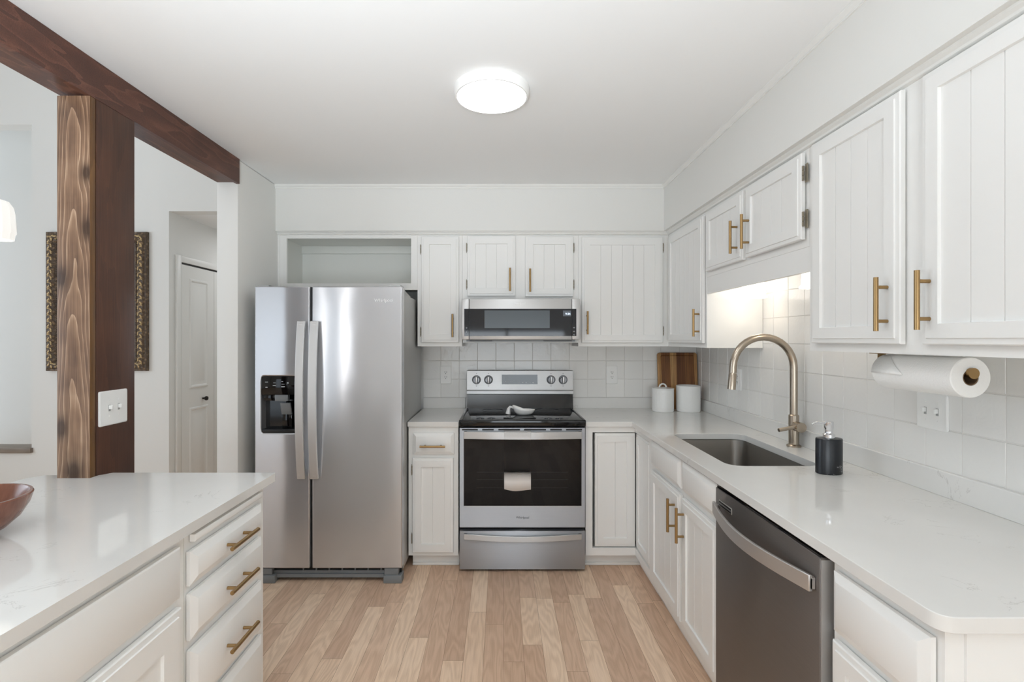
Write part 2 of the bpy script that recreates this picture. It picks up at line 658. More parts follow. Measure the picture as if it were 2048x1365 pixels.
        if bevel:
            b = o.modifiers.new('edge', 'BEVEL')
            b.width = bevel
            b.segments = 2
            b.limit_method = 'ANGLE'
            b.angle_limit = math.radians(40)
        return o


def thing(name, loc, label, cat, group=None, rotz=0.0, world=True, kind=None):
    o = bpy.data.objects.new(name, None)
    o.empty_display_size = 0.1
    COL.objects.link(o)
    o.location = loc
    o.rotation_euler = (0, 0, rotz)
    if label:
        o['label'] = label
    if cat:
        o['category'] = cat
    if group:
        o['group'] = group
    if kind:
        o['kind'] = kind
    if world:
        o['_world'] = tuple(loc)
    return o


def tag(o, label, cat, group=None):
    o['label'] = label
    o['category'] = cat
    if group:
        o['group'] = group
    return o


def struct(name, mb, mat, label=None, bevel=0.0):
    o = mb.build(name, mat, None, bevel)
    o['kind'] = 'structure'
    if label:
        o['label'] = label
    return o


def text(name, s, size, loc, rot, mat, parent, depth=0.0004, align='CENTER', sx=1.0):
    cu = bpy.data.curves.new(name, 'FONT')
    cu.body = s
    cu.size = size
    cu.extrude = depth
    cu.align_x = align
    cu.align_y = 'CENTER'
    t = bpy.data.objects.new(name, cu)
    COL.objects.link(t)
    bpy.context.view_layer.update()
    me = bpy.data.meshes.new_from_object(t.evaluated_get(bpy.context.evaluated_depsgraph_get()))
    bpy.data.objects.remove(t)
    me.materials.clear()
    me.materials.append(M[mat])
    me.transform(Matrix.Translation(Vector(loc)) @ Matrix.Rotation(rot[2], 4, 'Z') @ Matrix.Rotation(rot[0], 4, 'X') @ Matrix.Diagonal((sx, 1, 1, 1)))
    if parent is not None and parent.get('_world'):
        me.transform(Matrix.Translation(-Vector(parent['_world'])))
    o = bpy.data.objects.new(name, me)
    COL.objects.link(o)
    o.parent = parent
    return o


def rrect(x0, y0, x1, y1, r, seg=6):
    pts = []
    for cx, cy, a0 in ((x1 - r, y0 + r, -PI / 2), (x1 - r, y1 - r, 0), (x0 + r, y1 - r, PI / 2), (x0 + r, y0 + r, PI)):
        for i in range(seg + 1):
            a = a0 + PI / 2 * i / seg
            pts.append((cx + r * math.cos(a), cy + r * math.sin(a)))
    return pts


# ------------------------------------------------------------------ room shell
XW, YB, ZC = 1.43, 3.65, 2.42      # tiled right wall, back wall, kitchen ceiling
XL0, XL1 = -1.612, -1.492          # partition left of the refrigerator


def make_floor():
    mb = MB()
    w = 0.0885
    x = -5.3
    g = 0.0005
    while x < 1.6:
        y = -2.75 - random.random() * 0.9
        while y < 7.1:
            l = random.choice((0.42, 0.55, 0.7, 0.9, 1.2))
            x0, x1, y0, y1 = x + g, x + w - g, max(y + g, -2.75), min(y + l - g, 7.1)
            if y1 > y0 + 0.02:
                mb.add([(x0, y0, 0), (x1, y0, 0), (x1, y1, 0), (x0, y1, 0)], [(0, 1, 2, 3)])
            y += l
        x += w
    return mb


fl = make_floor()
o = struct('floor', fl, 'floor', 'light oak strip laminate floor')
sub = MB().box(-5.3, -2.75, -0.06, 1.6, 7.1, -0.0008)
sub_o = sub.build('subfloor', 'gap', o)
sub_o.location = (-o.location.x, -o.location.y, -o.location.z)

struct('ceiling', MB().box(XL0, -2.75, ZC, XW + 0.12, YB + 0.1, ZC + 0.1), 'ceiling', 'white kitchen ceiling')
struct('wall_back', MB().box(XL1, YB, 0, XW + 0.12, YB + 0.1, ZC), 'wall')
struct('wall_right', MB().box(XW, -2.75, 0, XW + 0.12, YB, ZC), 'wall')
struct('wall_left', MB().box(XL0, 2.83, 0, XL1, 4.095, ZC, 0.004), 'wall', 'white partition wall end beside the refrigerator')
struct('wall_upper', MB().box(XL0, -2.75, ZC, XL1, 4.095, 3.8), 'wall')
# dining room
mb = MB().box(-3.74, 3.98, 0, -2.647, 4.095, 3.8)
mb.box(-2.647, 3.98, ZC, XL0, 4.095, 3.8)
mb.box(-5.3, 3.98, 0, -3.74, 4.095, 0.497)
mb.box(-5.3, 3.98, 3.11, -3.74, 4.095, 3.8)
struct('wall_dining', mb, 'wall', 'white dining room wall with the gilt mirror')
struct('trim_9', MB().box(-5.3, 3.955, 0.497, -3.728, 4.12, 0.537, 0.004), 'cap_wood', 'weathered wood cap on the dining half wall')
struct('wall_alcove', MB().box(-7.2, 4.9, 0, -3.0, 5.0, 3.8).box(-3.74, 4.095, 0, -3.64, 4.9, 3.8), 'wall')
mb = MB()
mb.box(-5.42, -2.75, 0, -5.3, 4.095, 0.65).box(-5.42, -2.75, 2.55, -5.3, 4.095, 3.8)
mb.box(-5.42, -2.75, 0.65, -5.3, 0.1, 2.55).box(-5.42, 2.5, 0.65, -5.3, 4.095, 2.55)
struct('wall_outer', mb, 'wall')
struct('ceiling', MB().box(-7.2, -2.75, 3.8, XL1, 5.0, 3.9), 'ceiling')
# wall behind the camera, with a window and a glazed patio door
mb = MB()
mb.box(-5.3, -2.85, 0, -4.4, -2.75, 3.8).box(-4.4, -2.85, 2.25, -2.5, -2.75, 3.8).box(-2.5, -2.85, 0, XL1, -2.75, 3.8)
mb.box(XL1, -2.85, 0, -1.0, -2.75, ZC).box(-1.0, -2.85, 0, 1.2, -2.75, 0.55).box(-1.0, -2.85, 1.62, 1.2, -2.75, ZC).box(1.2, -2.85, 0, XW + .12, -2.75, ZC)
struct('wall_rear', mb, 'wall')
mb = MB()
for x in (-4.4, -3.36, -2.54):
    mb.box(x, -2.83, 0, x + 0.05, -2.77, 2.25)
mb.box(-4.4, -2.83, 2.2, -2.5, -2.77, 2.25).box(-4.4, -2.83, 0, -2.5, -2.77, 0.06)
struct('window_1', mb, 'window_frame')
mb = MB()
for x in (-1.0, 0.075, 1.15):
    mb.box(x, -2.83, 0.55, x + 0.05, -2.77, 1.62)
mb.box(-1.0, -2.83, 0.55, 1.2, -2.77, 0.6).box(-1.0, -2.83, 1.57, 1.2, -2.77, 1.62)
struct('window_2', mb, 'window_frame')
# hall behind the dining wall
struct('wall_hall', MB().box(-2.76, 4.095, 0, -2.647, 7.0, ZC).box(-2.76, 7.0, 0, -1.4, 7.1, ZC).box(XL0, 4.095, 0, -1.4, 7.0, ZC), 'wall')
struct('ceiling', MB().box(-2.76, 4.095, ZC, -1.4, 7.1, ZC + 0.1), 'ceiling')

# soffits above the wall cabinets and their mouldings
struct('trim_1', MB().box(XL1, 3.30, 2.116, XW, YB, ZC), 'wall', 'white boxed soffit above the back wall cabinets')
struct('trim_2', MB().box(1.072, -1.2, 2.116, XW, 3.30, ZC), 'wall', 'white boxed soffit above the sink wall cabinets')


def moulding(prof, path_fn, a, b):
    """prof: (out, z) points; path_fn(t, out, z)"""
    l0 = [path_fn(a, q[0], q[1]) for q in prof]
    l1 = [path_fn(b, q[0], q[1]) for q in prof]
    return MB().rings([l0, l1])


pr = [(0, ZC), (0.016, ZC), (0.016, ZC - 0.006), (0.011, ZC - 0.014), (0.006, ZC - 0.018), (0.006, ZC - 0.026), (0, ZC - 0.026)]
struct('trim_3', moulding(pr, lambda t, o_, z: (t - (o_ if t > 0 else 0), 3.30 - o_, z), XL1, 1.072), 'trim')
struct('trim_4', moulding(pr, lambda t, o_, z: (1.072 - o_, t - (o_ if t > 0 else 0), z), -1.2, 3.30), 'trim')
pr = [(0, 2.116), (0.022, 2.116), (0.020, 2.110), (0.012, 2.104), (0.010, 2.098), (0.003, 2.094), (0, 2.094)]
struct('trim_5', moulding(pr, lambda t, o_, z: (t - (o_ if t > 0 else 0), 3.336 - o_, z), XL1, 1.115), 'trim')
struct('trim_6', moulding(pr, lambda t, o_, z: (1.115 - o_, t - (o_ if t > 0 else 0), z), 0.5, 3.336), 'trim')


# bifold closet door in the hall
d = thing('door_1', (-2.647, 4.05, 0), None, None, kind='structure')
d['label'] = 'white bifold closet door with a black knob in the hall'
mb = MB()
mb.box(-2.647, 4.052, 0, -2.629, 4.112, 2.09, 0.004).box(-2.647, 5.04, 0, -2.629, 5.10, 2.09, 0.004).box(-2.647, 4.112, 2.035, -2.629, 5.04, 2.09, 0.004)
mb.build('casing', 'trim', d)
MB().box(-2.6465, 4.112, 2.018, -2.640, 5.04, 2.035).build('head_gap', 'black_matte', d)
for y0, y1 in ((4.117, 4.574), (4.58, 5.036)):
    mb = MB().box(-2.6465, y0, 0.02, -2.632, y1, 2.018)
    pw = (y1 - y0)
    for z0, z1 in ((0.985, 1.908), (0.14, 0.815)):
        ya, yb = y0 + 0.10, y1 - 0.10
        l = []
        for ins, dx in ((-0.004, 0.0), (0.004, 0.009), (0.014, 0.009), (0.024, 0.001), (0.045, 0.001), (0.062, 0.008)):
            xx = -2.632 + dx
            l.append([(xx, ya + ins, z0 + ins), (xx, yb - ins, z0 + ins), (xx, yb - ins, z1 - ins), (xx, ya + ins, z1 - ins)])
        mb.rings(l, False, True)
    mb.build('door_panel', 'trim', d)
MB().cyl((-2.632, 4.404, 0.88), (-2.612, 4.404, 0.88), 0.008).lathe([(0, 0.02), (0.014, 0.02), (0.019, 0.03), (0.017, 0.042), (0, 0.046)], (-2.632, 4.404, 0.88), 20, axis='x').build('knob', 'black_knob', d)

# tiled walls
TS = 0.1336


def tile_wall(a0, a1, z0, z1, pa, pz, place):
    mb = MB()
    g, ch = 0.0013, 0.0012
    na = int(math.floor((a0 - pa) / TS))
    nz = int(math.floor((z0 - pz) / TS))
    i = na
    while pa + i * TS < a1:
        j = nz
        while pz + j * TS < z1:
            u0, u1 = max(pa + i * TS + g, a0), min(pa + (i + 1) * TS - g, a1)
            w0, w1 = max(pz + j * TS + g, z0), min(pz + (j + 1) * TS - g, z1)
            if u1 - u0 > 0.006 and w1 - w0 > 0.006:
                t = [random.uniform(-0.0006, 0.0006) for _ in range(4)]
                lo = [place(u, w, 0.0002) for u, w in ((u0, w0), (u1, w0), (u1, w1), (u0, w1))]
                hi = [place(u, w, 0.0035 + t[k]) for k, (u, w) in enumerate(((u0 + ch, w0 + ch), (u1 - ch, w0 + ch), (u1 - ch, w1 - ch), (u0 + ch, w1 - ch)))]
                mb.rings([lo, hi], False, True)
            j += 1
        i += 1
    return mb


bt = thing('tile_backsplash', (0.4, YB, 0.9), 'glossy handmade white square wall tiles behind the range', 'backsplash', 'tiled backsplashes')
tile_wall(-0.57, XW - 0.012, 0.90, 1.44, -0.308, 0.976, lambda u, w, h: (u, YB - 0.007 - h, w)).build('tiles', 'tile', bt, fix=False)
MB().box(-0.57, YB - 0.0085, 0.90, XW - 0.001, YB - 0.0005, 1.44).build('grout', 'grout', bt)
rt = thing('tile_backsplash', (XW, 2.0, 0.9), 'white square wall tiles behind the sink and faucet', 'backsplash', 'tiled backsplashes')
tile_wall(-0.4, YB - 0.013, 0.90, 2.05, 3.411 - 30 * TS, 0.976, lambda u, w, h: (XW - 0.007 - h, u, w)).build('tiles', 'tile', rt, fix=False)
MB().box(XW - 0.0085, -0.4, 0.90, XW - 0.0005, YB - 0.0095, 2.05).build('grout', 'grout', rt)


# ------------------------------------------------------------------ cabinet pieces (front faces local -y)
def rect(x0, x1, z0, z1, ins, y):
    return [(x0 + ins, y, z0 + ins), (x1 - ins, y, z0 + ins), (x1 - ins, y, z1 - ins), (x0 + ins, y, z1 - ins)]


def door_mb(x0, x1, z0, z1, y0=-0.003, t=0.02, band=0.017, frame=0.036, groove=0.074, rec=0.008):
    yf = y0 - t
    mb = MB()
    a = band + frame
    mb.rings([rect(x0, x1, z0, z1, 0, y0), rect(x0, x1, z0, z1, 0, yf + 0.008), rect(x0, x1, z0, z1, 0.003, yf + 0.005), rect(x0, x1, z0, z1, band - 0.001, yf + 0.004),
              rect(x0, x1, z0, z1, band, yf), rect(x0, x1, z0, z1, a, yf), rect(x0, x1, z0, z1, a + 0.0015, yf + rec)], True, False)
    xi0, xi1, zi0, zi1 = x0 + a + 0.0015, x1 - a - 0.0015, z0 + a + 0.0015, z1 - a - 0.0015
    yp = yf + rec
    xs = [(xi0, 0)]
    if groove:
        n = max(1, round((xi1 - xi0) / groove))
        for k in range(1, n):
            xc = xi0 + (xi1 - xi0) * k / n
            xs += [(xc - 0.0014, 0), (xc - 0.0006, 0.004), (xc + 0.0006, 0.004), (xc + 0.0014, 0)]
    xs.append((xi1, 0))
    vs, fs = [], []
    for (x, dy) in xs:
        vs += [(x, yp + dy, zi0), (x, yp + dy, zi1)]
    for k in range(len(xs) - 1):
        fs.append((2 * k, 2 * k + 2, 2 * k + 3, 2 * k + 1))
    mb.add(vs, fs)
    return mb


def slab_mb(x0, x1, z0, z1, y0=-0.003, t=0.02, band=0.018, step=0.010):
    yf = y0 - t
    return MB().rings([rect(x0, x1, z0, z1, 0, y0), rect(x0, x1, z0, z1, 0, yf + step), rect(x0, x1, z0, z1, band, yf + 0.001), rect(x0, x1, z0, z1, band + 0.002, yf)])


def handle_mb(c, vertical, yface, length=0.152, span=0.096, proj=0.032, r=0.0064):
    x, z = c
    mb = MB()
    yb = yface - proj
    if vertical:
        mb.cyl((x, yb, z - length / 2), (x, yb, z + length / 2), r, 16)
        for s in (-1, 1):
            mb.cyl((x, yface + 0.001, z + s * span / 2), (x, yb, z + s * span / 2), r * 0.8, 12)
    else:
        mb.cyl((x - length / 2, yb, z), (x + length / 2, yb, z), r, 16)
        for s in (-1, 1):
            mb.cyl((x + s * span / 2, yface + 0.001, z), (x + s * span / 2, yb, z), r * 0.8, 12)
    return mb


def hinge_mb(x, y, z, side, leaf=0.004):
    """barrel on the frame beside a door edge, leaf on the frame away from the door"""
    mb = MB()
    for k in range(3):
        mb.cyl((x, y - 0.010, z - 0.026 + k * 0.018), (x, y - 0.010, z - 0.026 + k * 0.018 + 0.0165), 0.0042, 10)
    mb.box(x, y - 0.0035, z - 0.034, x + side * leaf, y, z + 0.034, 0.001, 1)
    return mb


def add_door(root, x0, x1, z0, z1, handle=None, hinges=(), hside=-1, groove=0.074, leaf=0.004, **kw):
    d_ = door_mb(x0, x1, z0, z1, groove=groove, **kw).build('door', 'cab', root)
    yf = kw.get('y0', -0.003) - kw.get('t', 0.02)
    if handle:
        handle_mb(handle, True, yf).build('handle', 'brass', d_)
    for z in hinges:
        hinge_mb((x0 - 0.004) if hside < 0 else (x1 + 0.004), kw.get('y0', 0.0), z, hside, leaf).build('hinge', 'hinge', d_)
    return d_


def cab(name, loc, label, cat='cabinet', rotz=0.0, group=None):
    return thing(name, loc, label, cat, group, rotz, world=False)


UP = 'white wall cabinets'
YF = 3.336
# open niche above the refrigerator
r = cab('wall_cabinet', (0, YF, 0), 'open doorless white cabinet niche above the refrigerator', group=UP)
D = YB - YF - 0.001
x0, x1 = XL1 + 0.001, -0.561
mb = MB()
mb.box(x0, 0, 1.73, -1.433, 0.02, 2.095).box(-0.603, 0, 1.73, x1, 0.02, 2.095).box(-1.433, 0, 1.73, -0.603, 0.02, 1.773).box(-1.433, 0, 2.073, -0.603, 0.02, 2.095)
mb.box(x0, 0.0, 1.73, -1.478, -0.006, 2.095).box(-1.433, -0.004, 2.082, -0.603, 0, 2.095)
mb.build('face_frame', 'cab', r)
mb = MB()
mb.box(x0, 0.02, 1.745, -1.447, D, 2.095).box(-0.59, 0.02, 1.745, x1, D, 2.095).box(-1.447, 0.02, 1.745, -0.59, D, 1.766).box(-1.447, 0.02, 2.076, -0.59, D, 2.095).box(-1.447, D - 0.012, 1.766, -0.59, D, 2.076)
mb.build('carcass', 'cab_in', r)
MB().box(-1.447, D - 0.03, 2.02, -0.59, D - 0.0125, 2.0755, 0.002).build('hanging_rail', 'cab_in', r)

# narrow tall cabinet
r = cab('wall_cabinet', (0, YF, 0), 'narrow tall white wall cabinet right of the refrigerator', group=UP)
MB().box(-0.560, 0, 1.353, -0.262, D, 2.095).build('carcass', 'cab', r)
add_door(r, -0.533, -0.283, 1.378, 2.083, (-0.322, 1.49), (2.0, 1.45), -1, groove=0.1)
# short pair above microwave
r = cab('wall_cabinet', (0, YF, 0), 'short white double-door wall cabinet above the microwave', group=UP)
MB().box(-0.261, 0, 1.663, 0.511, D, 2.095).build('carcass', 'cab', r)
dl = add_door(r, -0.227, 0.093, 1.687, 2.087, (0.0556, 1.793), (2.01, 1.765), -1, groove=0.08)
dl.rotation_euler = (0, 0, 0)
add_door(r, 0.157, 0.477, 1.683, 2.083, (0.188, 1.788), (2.01, 1.765), 1, groove=0.08)
# wide one
r = cab('wall_cabinet', (0, YF, 0), 'wide single-door white wall cabinet right of the microwave', group=UP)
MB().box(0.512, 0, 1.353, 1.114, D, 2.095).build('carcass', 'cab', r)
add_door(r, 0.533, 1.072, 1.376, 2.08, (0.566, 1.508), (2.01, 1.455), 1)

# sink-wall uppers : local x = Yfar - Y
XF = 1.115
DR = XW - 0.0125 - XF


def rcab(yfar, label, group=UP, name='wall_cabinet', xf=XF):
    return cab(name, (xf, yfar, 0), label, rotz=-PI / 2, group=group)


Y0 = 3.335
r = rcab(Y0, 'single-door white wall cabinet in the corner nearest the cutting board')
MB().box(0.0, 0, 1.353, Y0 - 2.713, DR, 2.095).build('carcass', 'cab', r)
add_door(r, 0.045, Y0 - 2.731, 1.378, 2.075, (Y0 - 2.762, 1.491), (), 1)
Y0 = 2.7125
r = rcab(Y0, 'short white double-door wall cabinet above the sink')
MB().box(0.0, 0, 1.737, Y0 - 1.808, DR, 2.095).build('carcass', 'cab', r)
add_door(r, Y0 - 2.690, Y0 - 2.276, 1.763, 2.078, (Y0 - 2.318, 1.873), (), -1)
add_door(r, Y0 - 2.246, Y0 - 1.826, 1.765, 2.081, (Y0 - 2.203, 1.875), (2.005, 1.838), 1, leaf=0.016, y0=-0.006)
MB().box(0.0, 0.001, 1.647, Y0 - 1.808, 0.02, 1.7365).build('valance', 'cab', r)
Y0 = 1.807
r = rcab(Y0, 'large white double-door wall cabinet above the paper towel roll')
MB().box(0.0, 0, 1.359, Y0 - 0.84, DR, 2.095).build('carcass', 'cab', r)
add_door(r, Y0 - 1.769, Y0 - 1.374, 1.386, 2.086, (Y0 - 1.413, 1.499), (), -1, y0=-0.005)
add_door(r, Y0 - 1.306, Y0 - 0.88, 1.386, 2.086, (Y0 - 1.276, 1.500), (), 1)

# base cabinets
BG = 'white base cabinets'
ZU = 0.8695
r = cab('base_cabinet', (0, 3.04, 0), 'narrow white base cabinet between refrigerator and range', group=BG)
mb = MB().box(-0.565, 0, 0.085, -0.262, YB - 3.04 - 0.001, ZU)
mb.build('carcass', 'cab', r)
MB().box(-0.55, 0.065, 0.0, -0.262, 0.09, 0.084).box(-0.55, 0.052, 0, -0.262, 0.065, 0.018, 0.004).build('toe_kick', 'cab', r)
dw = slab_mb(-0.535, -0.287, 0.702, 0.832).build('drawer', 'cab', r)
handle_mb((-0.413, 0.758), False, -0.023).build('handle', 'brass', dw)
add_door(r, -0.539, -0.291, 0.108, 0.681, None, (0.606, 0.19), -1, groove=0.065)

# corner base cabinet with a folded inset door
r = thing('base_cabinet', (0.8, 3.04, 0), 'white corner base cabinet with a folding inset door right of the range', 'cabinet', BG)
mb = MB()
mb.box(0.511, 3.26, 0.085, XW - 0.013, YB - 0.01, ZU).box(0.511, 3.075, 0.085, 0.529, 3.26, ZU).box(0.529, 3.075, 0.085, 0.85, 3.26, 0.10)
mb.box(0.85, 2.735, 0.085, XW - 0.013, 3.075, ZU)
mb.box(0.511, 3.04, 0.085, 0.553, 3.075, ZU).box(0.553, 3.04, 0.834, 0.85, 3.075, ZU).box(0.553, 3.04, 0.085, 0.85, 3.075, 0.13)
mb.box(0.814, 2.735, 0.834, 0.85, 3.04, ZU).box(0.814, 2.735, 0.085, 0.85, 3.04, 0.13).box(0.814, 2.735, 0.13, 0.85, 2.752, 0.834)
mb.build('carcass', 'cab', r)
mb = MB().box(0.511, 3.105, 0, 0.87, 3.13, 0.084).box(0.87, 2.735, 0, 0.885, 3.13, 0.084)
mb.box(0.511, 3.092, 0, 0.858, 3.105, 0.018, 0.004).box(0.857, 2.735, 0, 0.87, 3.105, 0.018, 0.004)
mb.build('toe_kick', 'cab', r)
mb = door_mb(0.569, 0.8155, 0.136, 0.828, y0=3.06, groove=0.09)
mb2 = door_mb(0, 0.2825, 0.136, 0.828, y0=0.0, groove=0.09)
mb2.move(lambda p: Vector((0.834 + p.y, 3.0385 - p.x, p.z)))
mb.add(mb2.v, mb2.f)
mb.build('door', 'cab', r)

# sink base
Y0 = 2.734
r = cab('base_cabinet', (0.814, Y0, 0), 'white double-door base cabinet under the sink', rotz=-PI / 2, group=BG)
W_ = Y0 - 1.850
mb = MB().box(0, 0, 0.085, W_, 0.018, ZU).box(0, 0.018, 0.085, 0.018, XW - 0.83, ZU).box(W_ - 0.018, 0.018, 0.085, W_, XW - 0.83, ZU).box(0.018, 0.018, 0.085, W_ - 0.018, XW - 0.83, 0.10)
mb.build('carcass', 'cab', r)
MB().box(0, 0.057, 0, W_, 0.071, 0.084).box(0, 0.044, 0, W_, 0.057, 0.018, 0.004).build('toe_kick', 'cab', r)
for a, b in ((2.66, 2.233), (2.206, 1.857)):
    slab_mb(Y0 - a, Y0 - b, 0.732, 0.861).build('false_drawer', 'cab', r)
add_door(r, Y0 - 2.66, Y0 - 2.233, 0.135, 0.706, (Y0 - 2.285, 0.595), (), -1)
add_door(r, Y0 - 2.206, Y0 - 1.857, 0.135, 0.700, (Y0 - 2.172, 0.590), (), 1)

# end base cabinet nearest the camera
Y0 = 1.222
r = cab('base_cabinet', (0.814, Y0, 0), 'white base cabinet at the counter end beside the dishwasher', rotz=-PI / 2, group=BG)
W_ = Y0 - 0.918
MB().box(0, 0, 0.085, W_, XW - 0.83, ZU).box(W_, 0.035, 0.085, W_ + 0.006, XW - 0.83, ZU).build('carcass', 'cab', r)
MB().box(0, 0.057, 0, W_, 0.071, 0.084).build('toe_kick', 'cab', r)
slab_mb(Y0 - 1.205, Y0 - 0.933, 0.700, 0.843).build('drawer', 'cab', r)
add_door(r, Y0 - 1.205, Y0 - 0.933, 0.12, 0.678, None, (), 1)

# island
IG = 'white island cabinets'
r = cab('base_cabinet', (-0.87, 1.37, 0), 'white four-drawer island cabinet with brass bar handles', rotz=PI / 2, group=IG)
W_ = 1.824 - 1.37
MB().box(0, 0, 0.085, W_, 0.60, ZU).build('carcass', 'cab', r)
MB().box(0, 0.06, 0, W_, 0.08, 0.084).build('toe_kick', 'cab', r)
slab_mb(0.02, 0.412, 0.837, 0.857, t=0.016, band=0.002, step=0.002).build('pullout_board', 'cab', r)
for z0, z1 in ((0.72, 0.814), (0.569, 0.698), (0.37, 0.541), (0.12, 0.348)):
    dw = slab_mb(0.005, 0.413, z0, z1, t=0.021, band=0.02, step=0.011).build('drawer', 'cab', r)
    handle_mb((0.222, (z0 + z1) / 2 - 0.002), False, -0.024, length=0.162).build('handle', 'brass', dw)
r = cab('base_cabinet', (-0.87, 0.25, 0), 'white island cabinet with flat drawer front above a framed door', rotz=PI / 2, group=IG)
W_ = 1.3675 - 0.25
MB().box(0, 0, 0.085, W_, 0.60, ZU).build('carcass', 'cab', r)
MB().box(0, 0.06, 0, W_, 0.08, 0.084).build('toe_kick', 'cab', r)
slab_mb(0.40, W_ - 0.038, 0.712, 0.848, t=0.015, band=0.003, step=0.003).build('drawer', 'cab', r)
add_door(r, 0.40, W_ - 0.034, 0.12, 0.686, None, (), 1, band=0.018, frame=0.06, groove=0)


# ------------------------------------------------------------------ worktops
def fillet(poly, idx, rad, seg=6):
    out = []
    n = len(poly)
    for i, p in enumerate(poly):
        if i not in idx:
            out.append(p)
            continue
        p = Vector(p)
        a = (Vector(poly[i - 1]) - p).normalized()
        b = (Vector(poly[(i + 1) % n]) - p).normalized()
        for k in range(seg + 1):
            t = k / seg
            q0, q1 = p + a * rad, p + b * rad
            out.append(tuple((1 - t) ** 2 * q0 + 2 * t * (1 - t) * p + t * t * q1))
    return out


ZT = 0.90
wt = thing('worktop', (-0.41, 3.3, 0.87), 'small white quartz worktop between refrigerator and range', 'worktop', 'white quartz worktops')
MB().box(-0.568, 3.021, 0.87, -0.259, YB - 0.0115, ZT).build('slab', 'quartz', wt, 0.002)
tag(MB().box(-0.568, YB - 0.032, ZT, -0.262, YB - 0.0115, 0.976).build('quartz_upstand', 'quartz', None, 0.002), 'short white quartz upstand between refrigerator and range', 'upstand', 'quartz upstands')

wt = thing('worktop', (1.1, 2.0, 0.87), 'L-shaped white quartz worktop with the sink cutout along the tiled wall', 'worktop', 'white quartz worktops')
XE = XW - 0.0115
poly = [(0.508, 3.021), (0.789, 3.021), (0.789, 0.897), (XE, 0.897), (XE, YB - 0.0115), (0.508, YB - 0.0115)]
poly = fillet(poly, {2}, 0.035)
hole = rrect(0.900, 1.972, 1.268, 2.648, 0.06)
MB().prism(poly, 0.87, ZT, [hole]).build('slab', 'quartz', wt, 0.0025)
tag(MB().box(0.511, YB - 0.032, ZT, XE, YB - 0.0115, 0.976).build('quartz_upstand', 'quartz', None, 0.002), 'white quartz upstand behind the canisters right of the range', 'upstand', 'quartz upstands')
tag(MB().box(XE - 0.018, 0.7, ZT, XE, YB - 0.0325, 0.980).build('quartz_upstand', 'quartz', None, 0.002), 'long white quartz upstand behind the sink and soap dispenser', 'upstand', 'quartz upstands')

wt = thing('worktop', (-1.2, 1.0, 0.87), 'white quartz island worktop wrapped round the wooden post', 'worktop', 'white quartz worktops')
poly = [(-0.845, 0.15), (-0.845, 1.873), (-1.455, 1.873), (-1.470, 1.850), (-1.481, 1.838), (-1.481, 1.799), (-1.604, 1.799), (-1.604, 1.838), (-1.68, 1.838), (-1.711, 1.79), (-1.711, 0.15)]
poly = fillet(poly, {1}, 0.008)
MB().prism(poly, 0.87, ZT).build('slab', 'quartz', wt, 0.0025)
r = thing('island_panel', (-1.475, 1.0, 0), 'white panel closing the back of the island', 'panel')
MB().box(-1.478, 0.25, 0, -1.4715, 1.79, ZU).build('board', 'cab', r)

# ------------------------------------------------------------------ timber
XB = -1.482
bm_ = thing('ceiling_beam', (-1.55, 0, 2.28), 'dark stained wooden ceiling beam running to the partition wall', 'beam')
MB().box(-1.610, -2.74, 2.288, XB - 0.019, 2.829, ZC - 0.001).build('core', 'beam_under', bm_, 0.003)
MB().box(XB - 0.0185, -2.74, 2.279, XB, 1.2, ZC - 0.0008).box(XB - 0.0185, 1.2, 2.279, XB, 2.829, ZC - 0.0008).build('side_board', 'beam', bm_)
pt = thing('wooden_post', (-1.54, 1.9, 0), 'brown wooden post of pine plank and dark board rising through the island', 'post')
o = MB().box(-1.601, 1.800, 0, XB + 0.0, 1.826, 2.2785, 0.002).build('front_plank', 'post_front', pt)
o.data.materials.append(M['post_edge'])
for q in o.data.polygons:
    if q.normal.x > 0.6:
        q.material_index = 1
# keep the knot layout of the plank in its own space
o['_world'] = (0, 0, 0)
MB().box(XB - 0.02, 1.829, 0, XB, 2.02, 2.2785, 0.002).build('side_board', 'post_side', pt)
MB().box(-1.601, 1.827, 0, XB - 0.021, 2.02, 2.278).build('core', 'post_side', pt)


# ------------------------------------------------------------------ switches and outlets
def plate_local(w, h):
    return MB().rings([[(x, 0, z) for x, z in rrect(-w / 2, -h / 2, w / 2, h / 2, 0.006, 3)],
                       [(x, -0.004, z) for x, z in rrect(-w / 2, -h / 2, w / 2, h / 2, 0.006, 3)],
                       [(x, -0.006, z) for x, z in rrect(-w / 2 + 0.003, -h / 2 + 0.003, w / 2 - 0.003, h / 2 - 0.003, 0.004, 3)]])


def switch(loc, rotz, label, w=0.118, h=0.118, group='double light switches'):
    r = thing('light_switch', loc, label, 'switch', group, rotz, world=False)
    plate_local(w, h).build('plate', 'white_plastic', r)
    for x in (-0.023, 0.023):
        mb = MB().box(x - 0.005, -0.0066, -0.012, x + 0.005, -0.0055, 0.012)
        mb.build('switch_slot', 'soft_slot', r)
        t = MB().box(x - 0.0042, -0.019, -0.004, x + 0.0042, -0.0065, 0.010, 0.001)
        t.build('toggle', 'white_plastic', r)
        MB().cyl((x, -0.0058, 0.030), (x, -0.0072, 0.030), 0.0028, 8).cyl((x, -0.0058, -0.030), (x, -0.0072, -0.030), 0.0028, 8).each('screw', 'white_plastic', r)
    return r


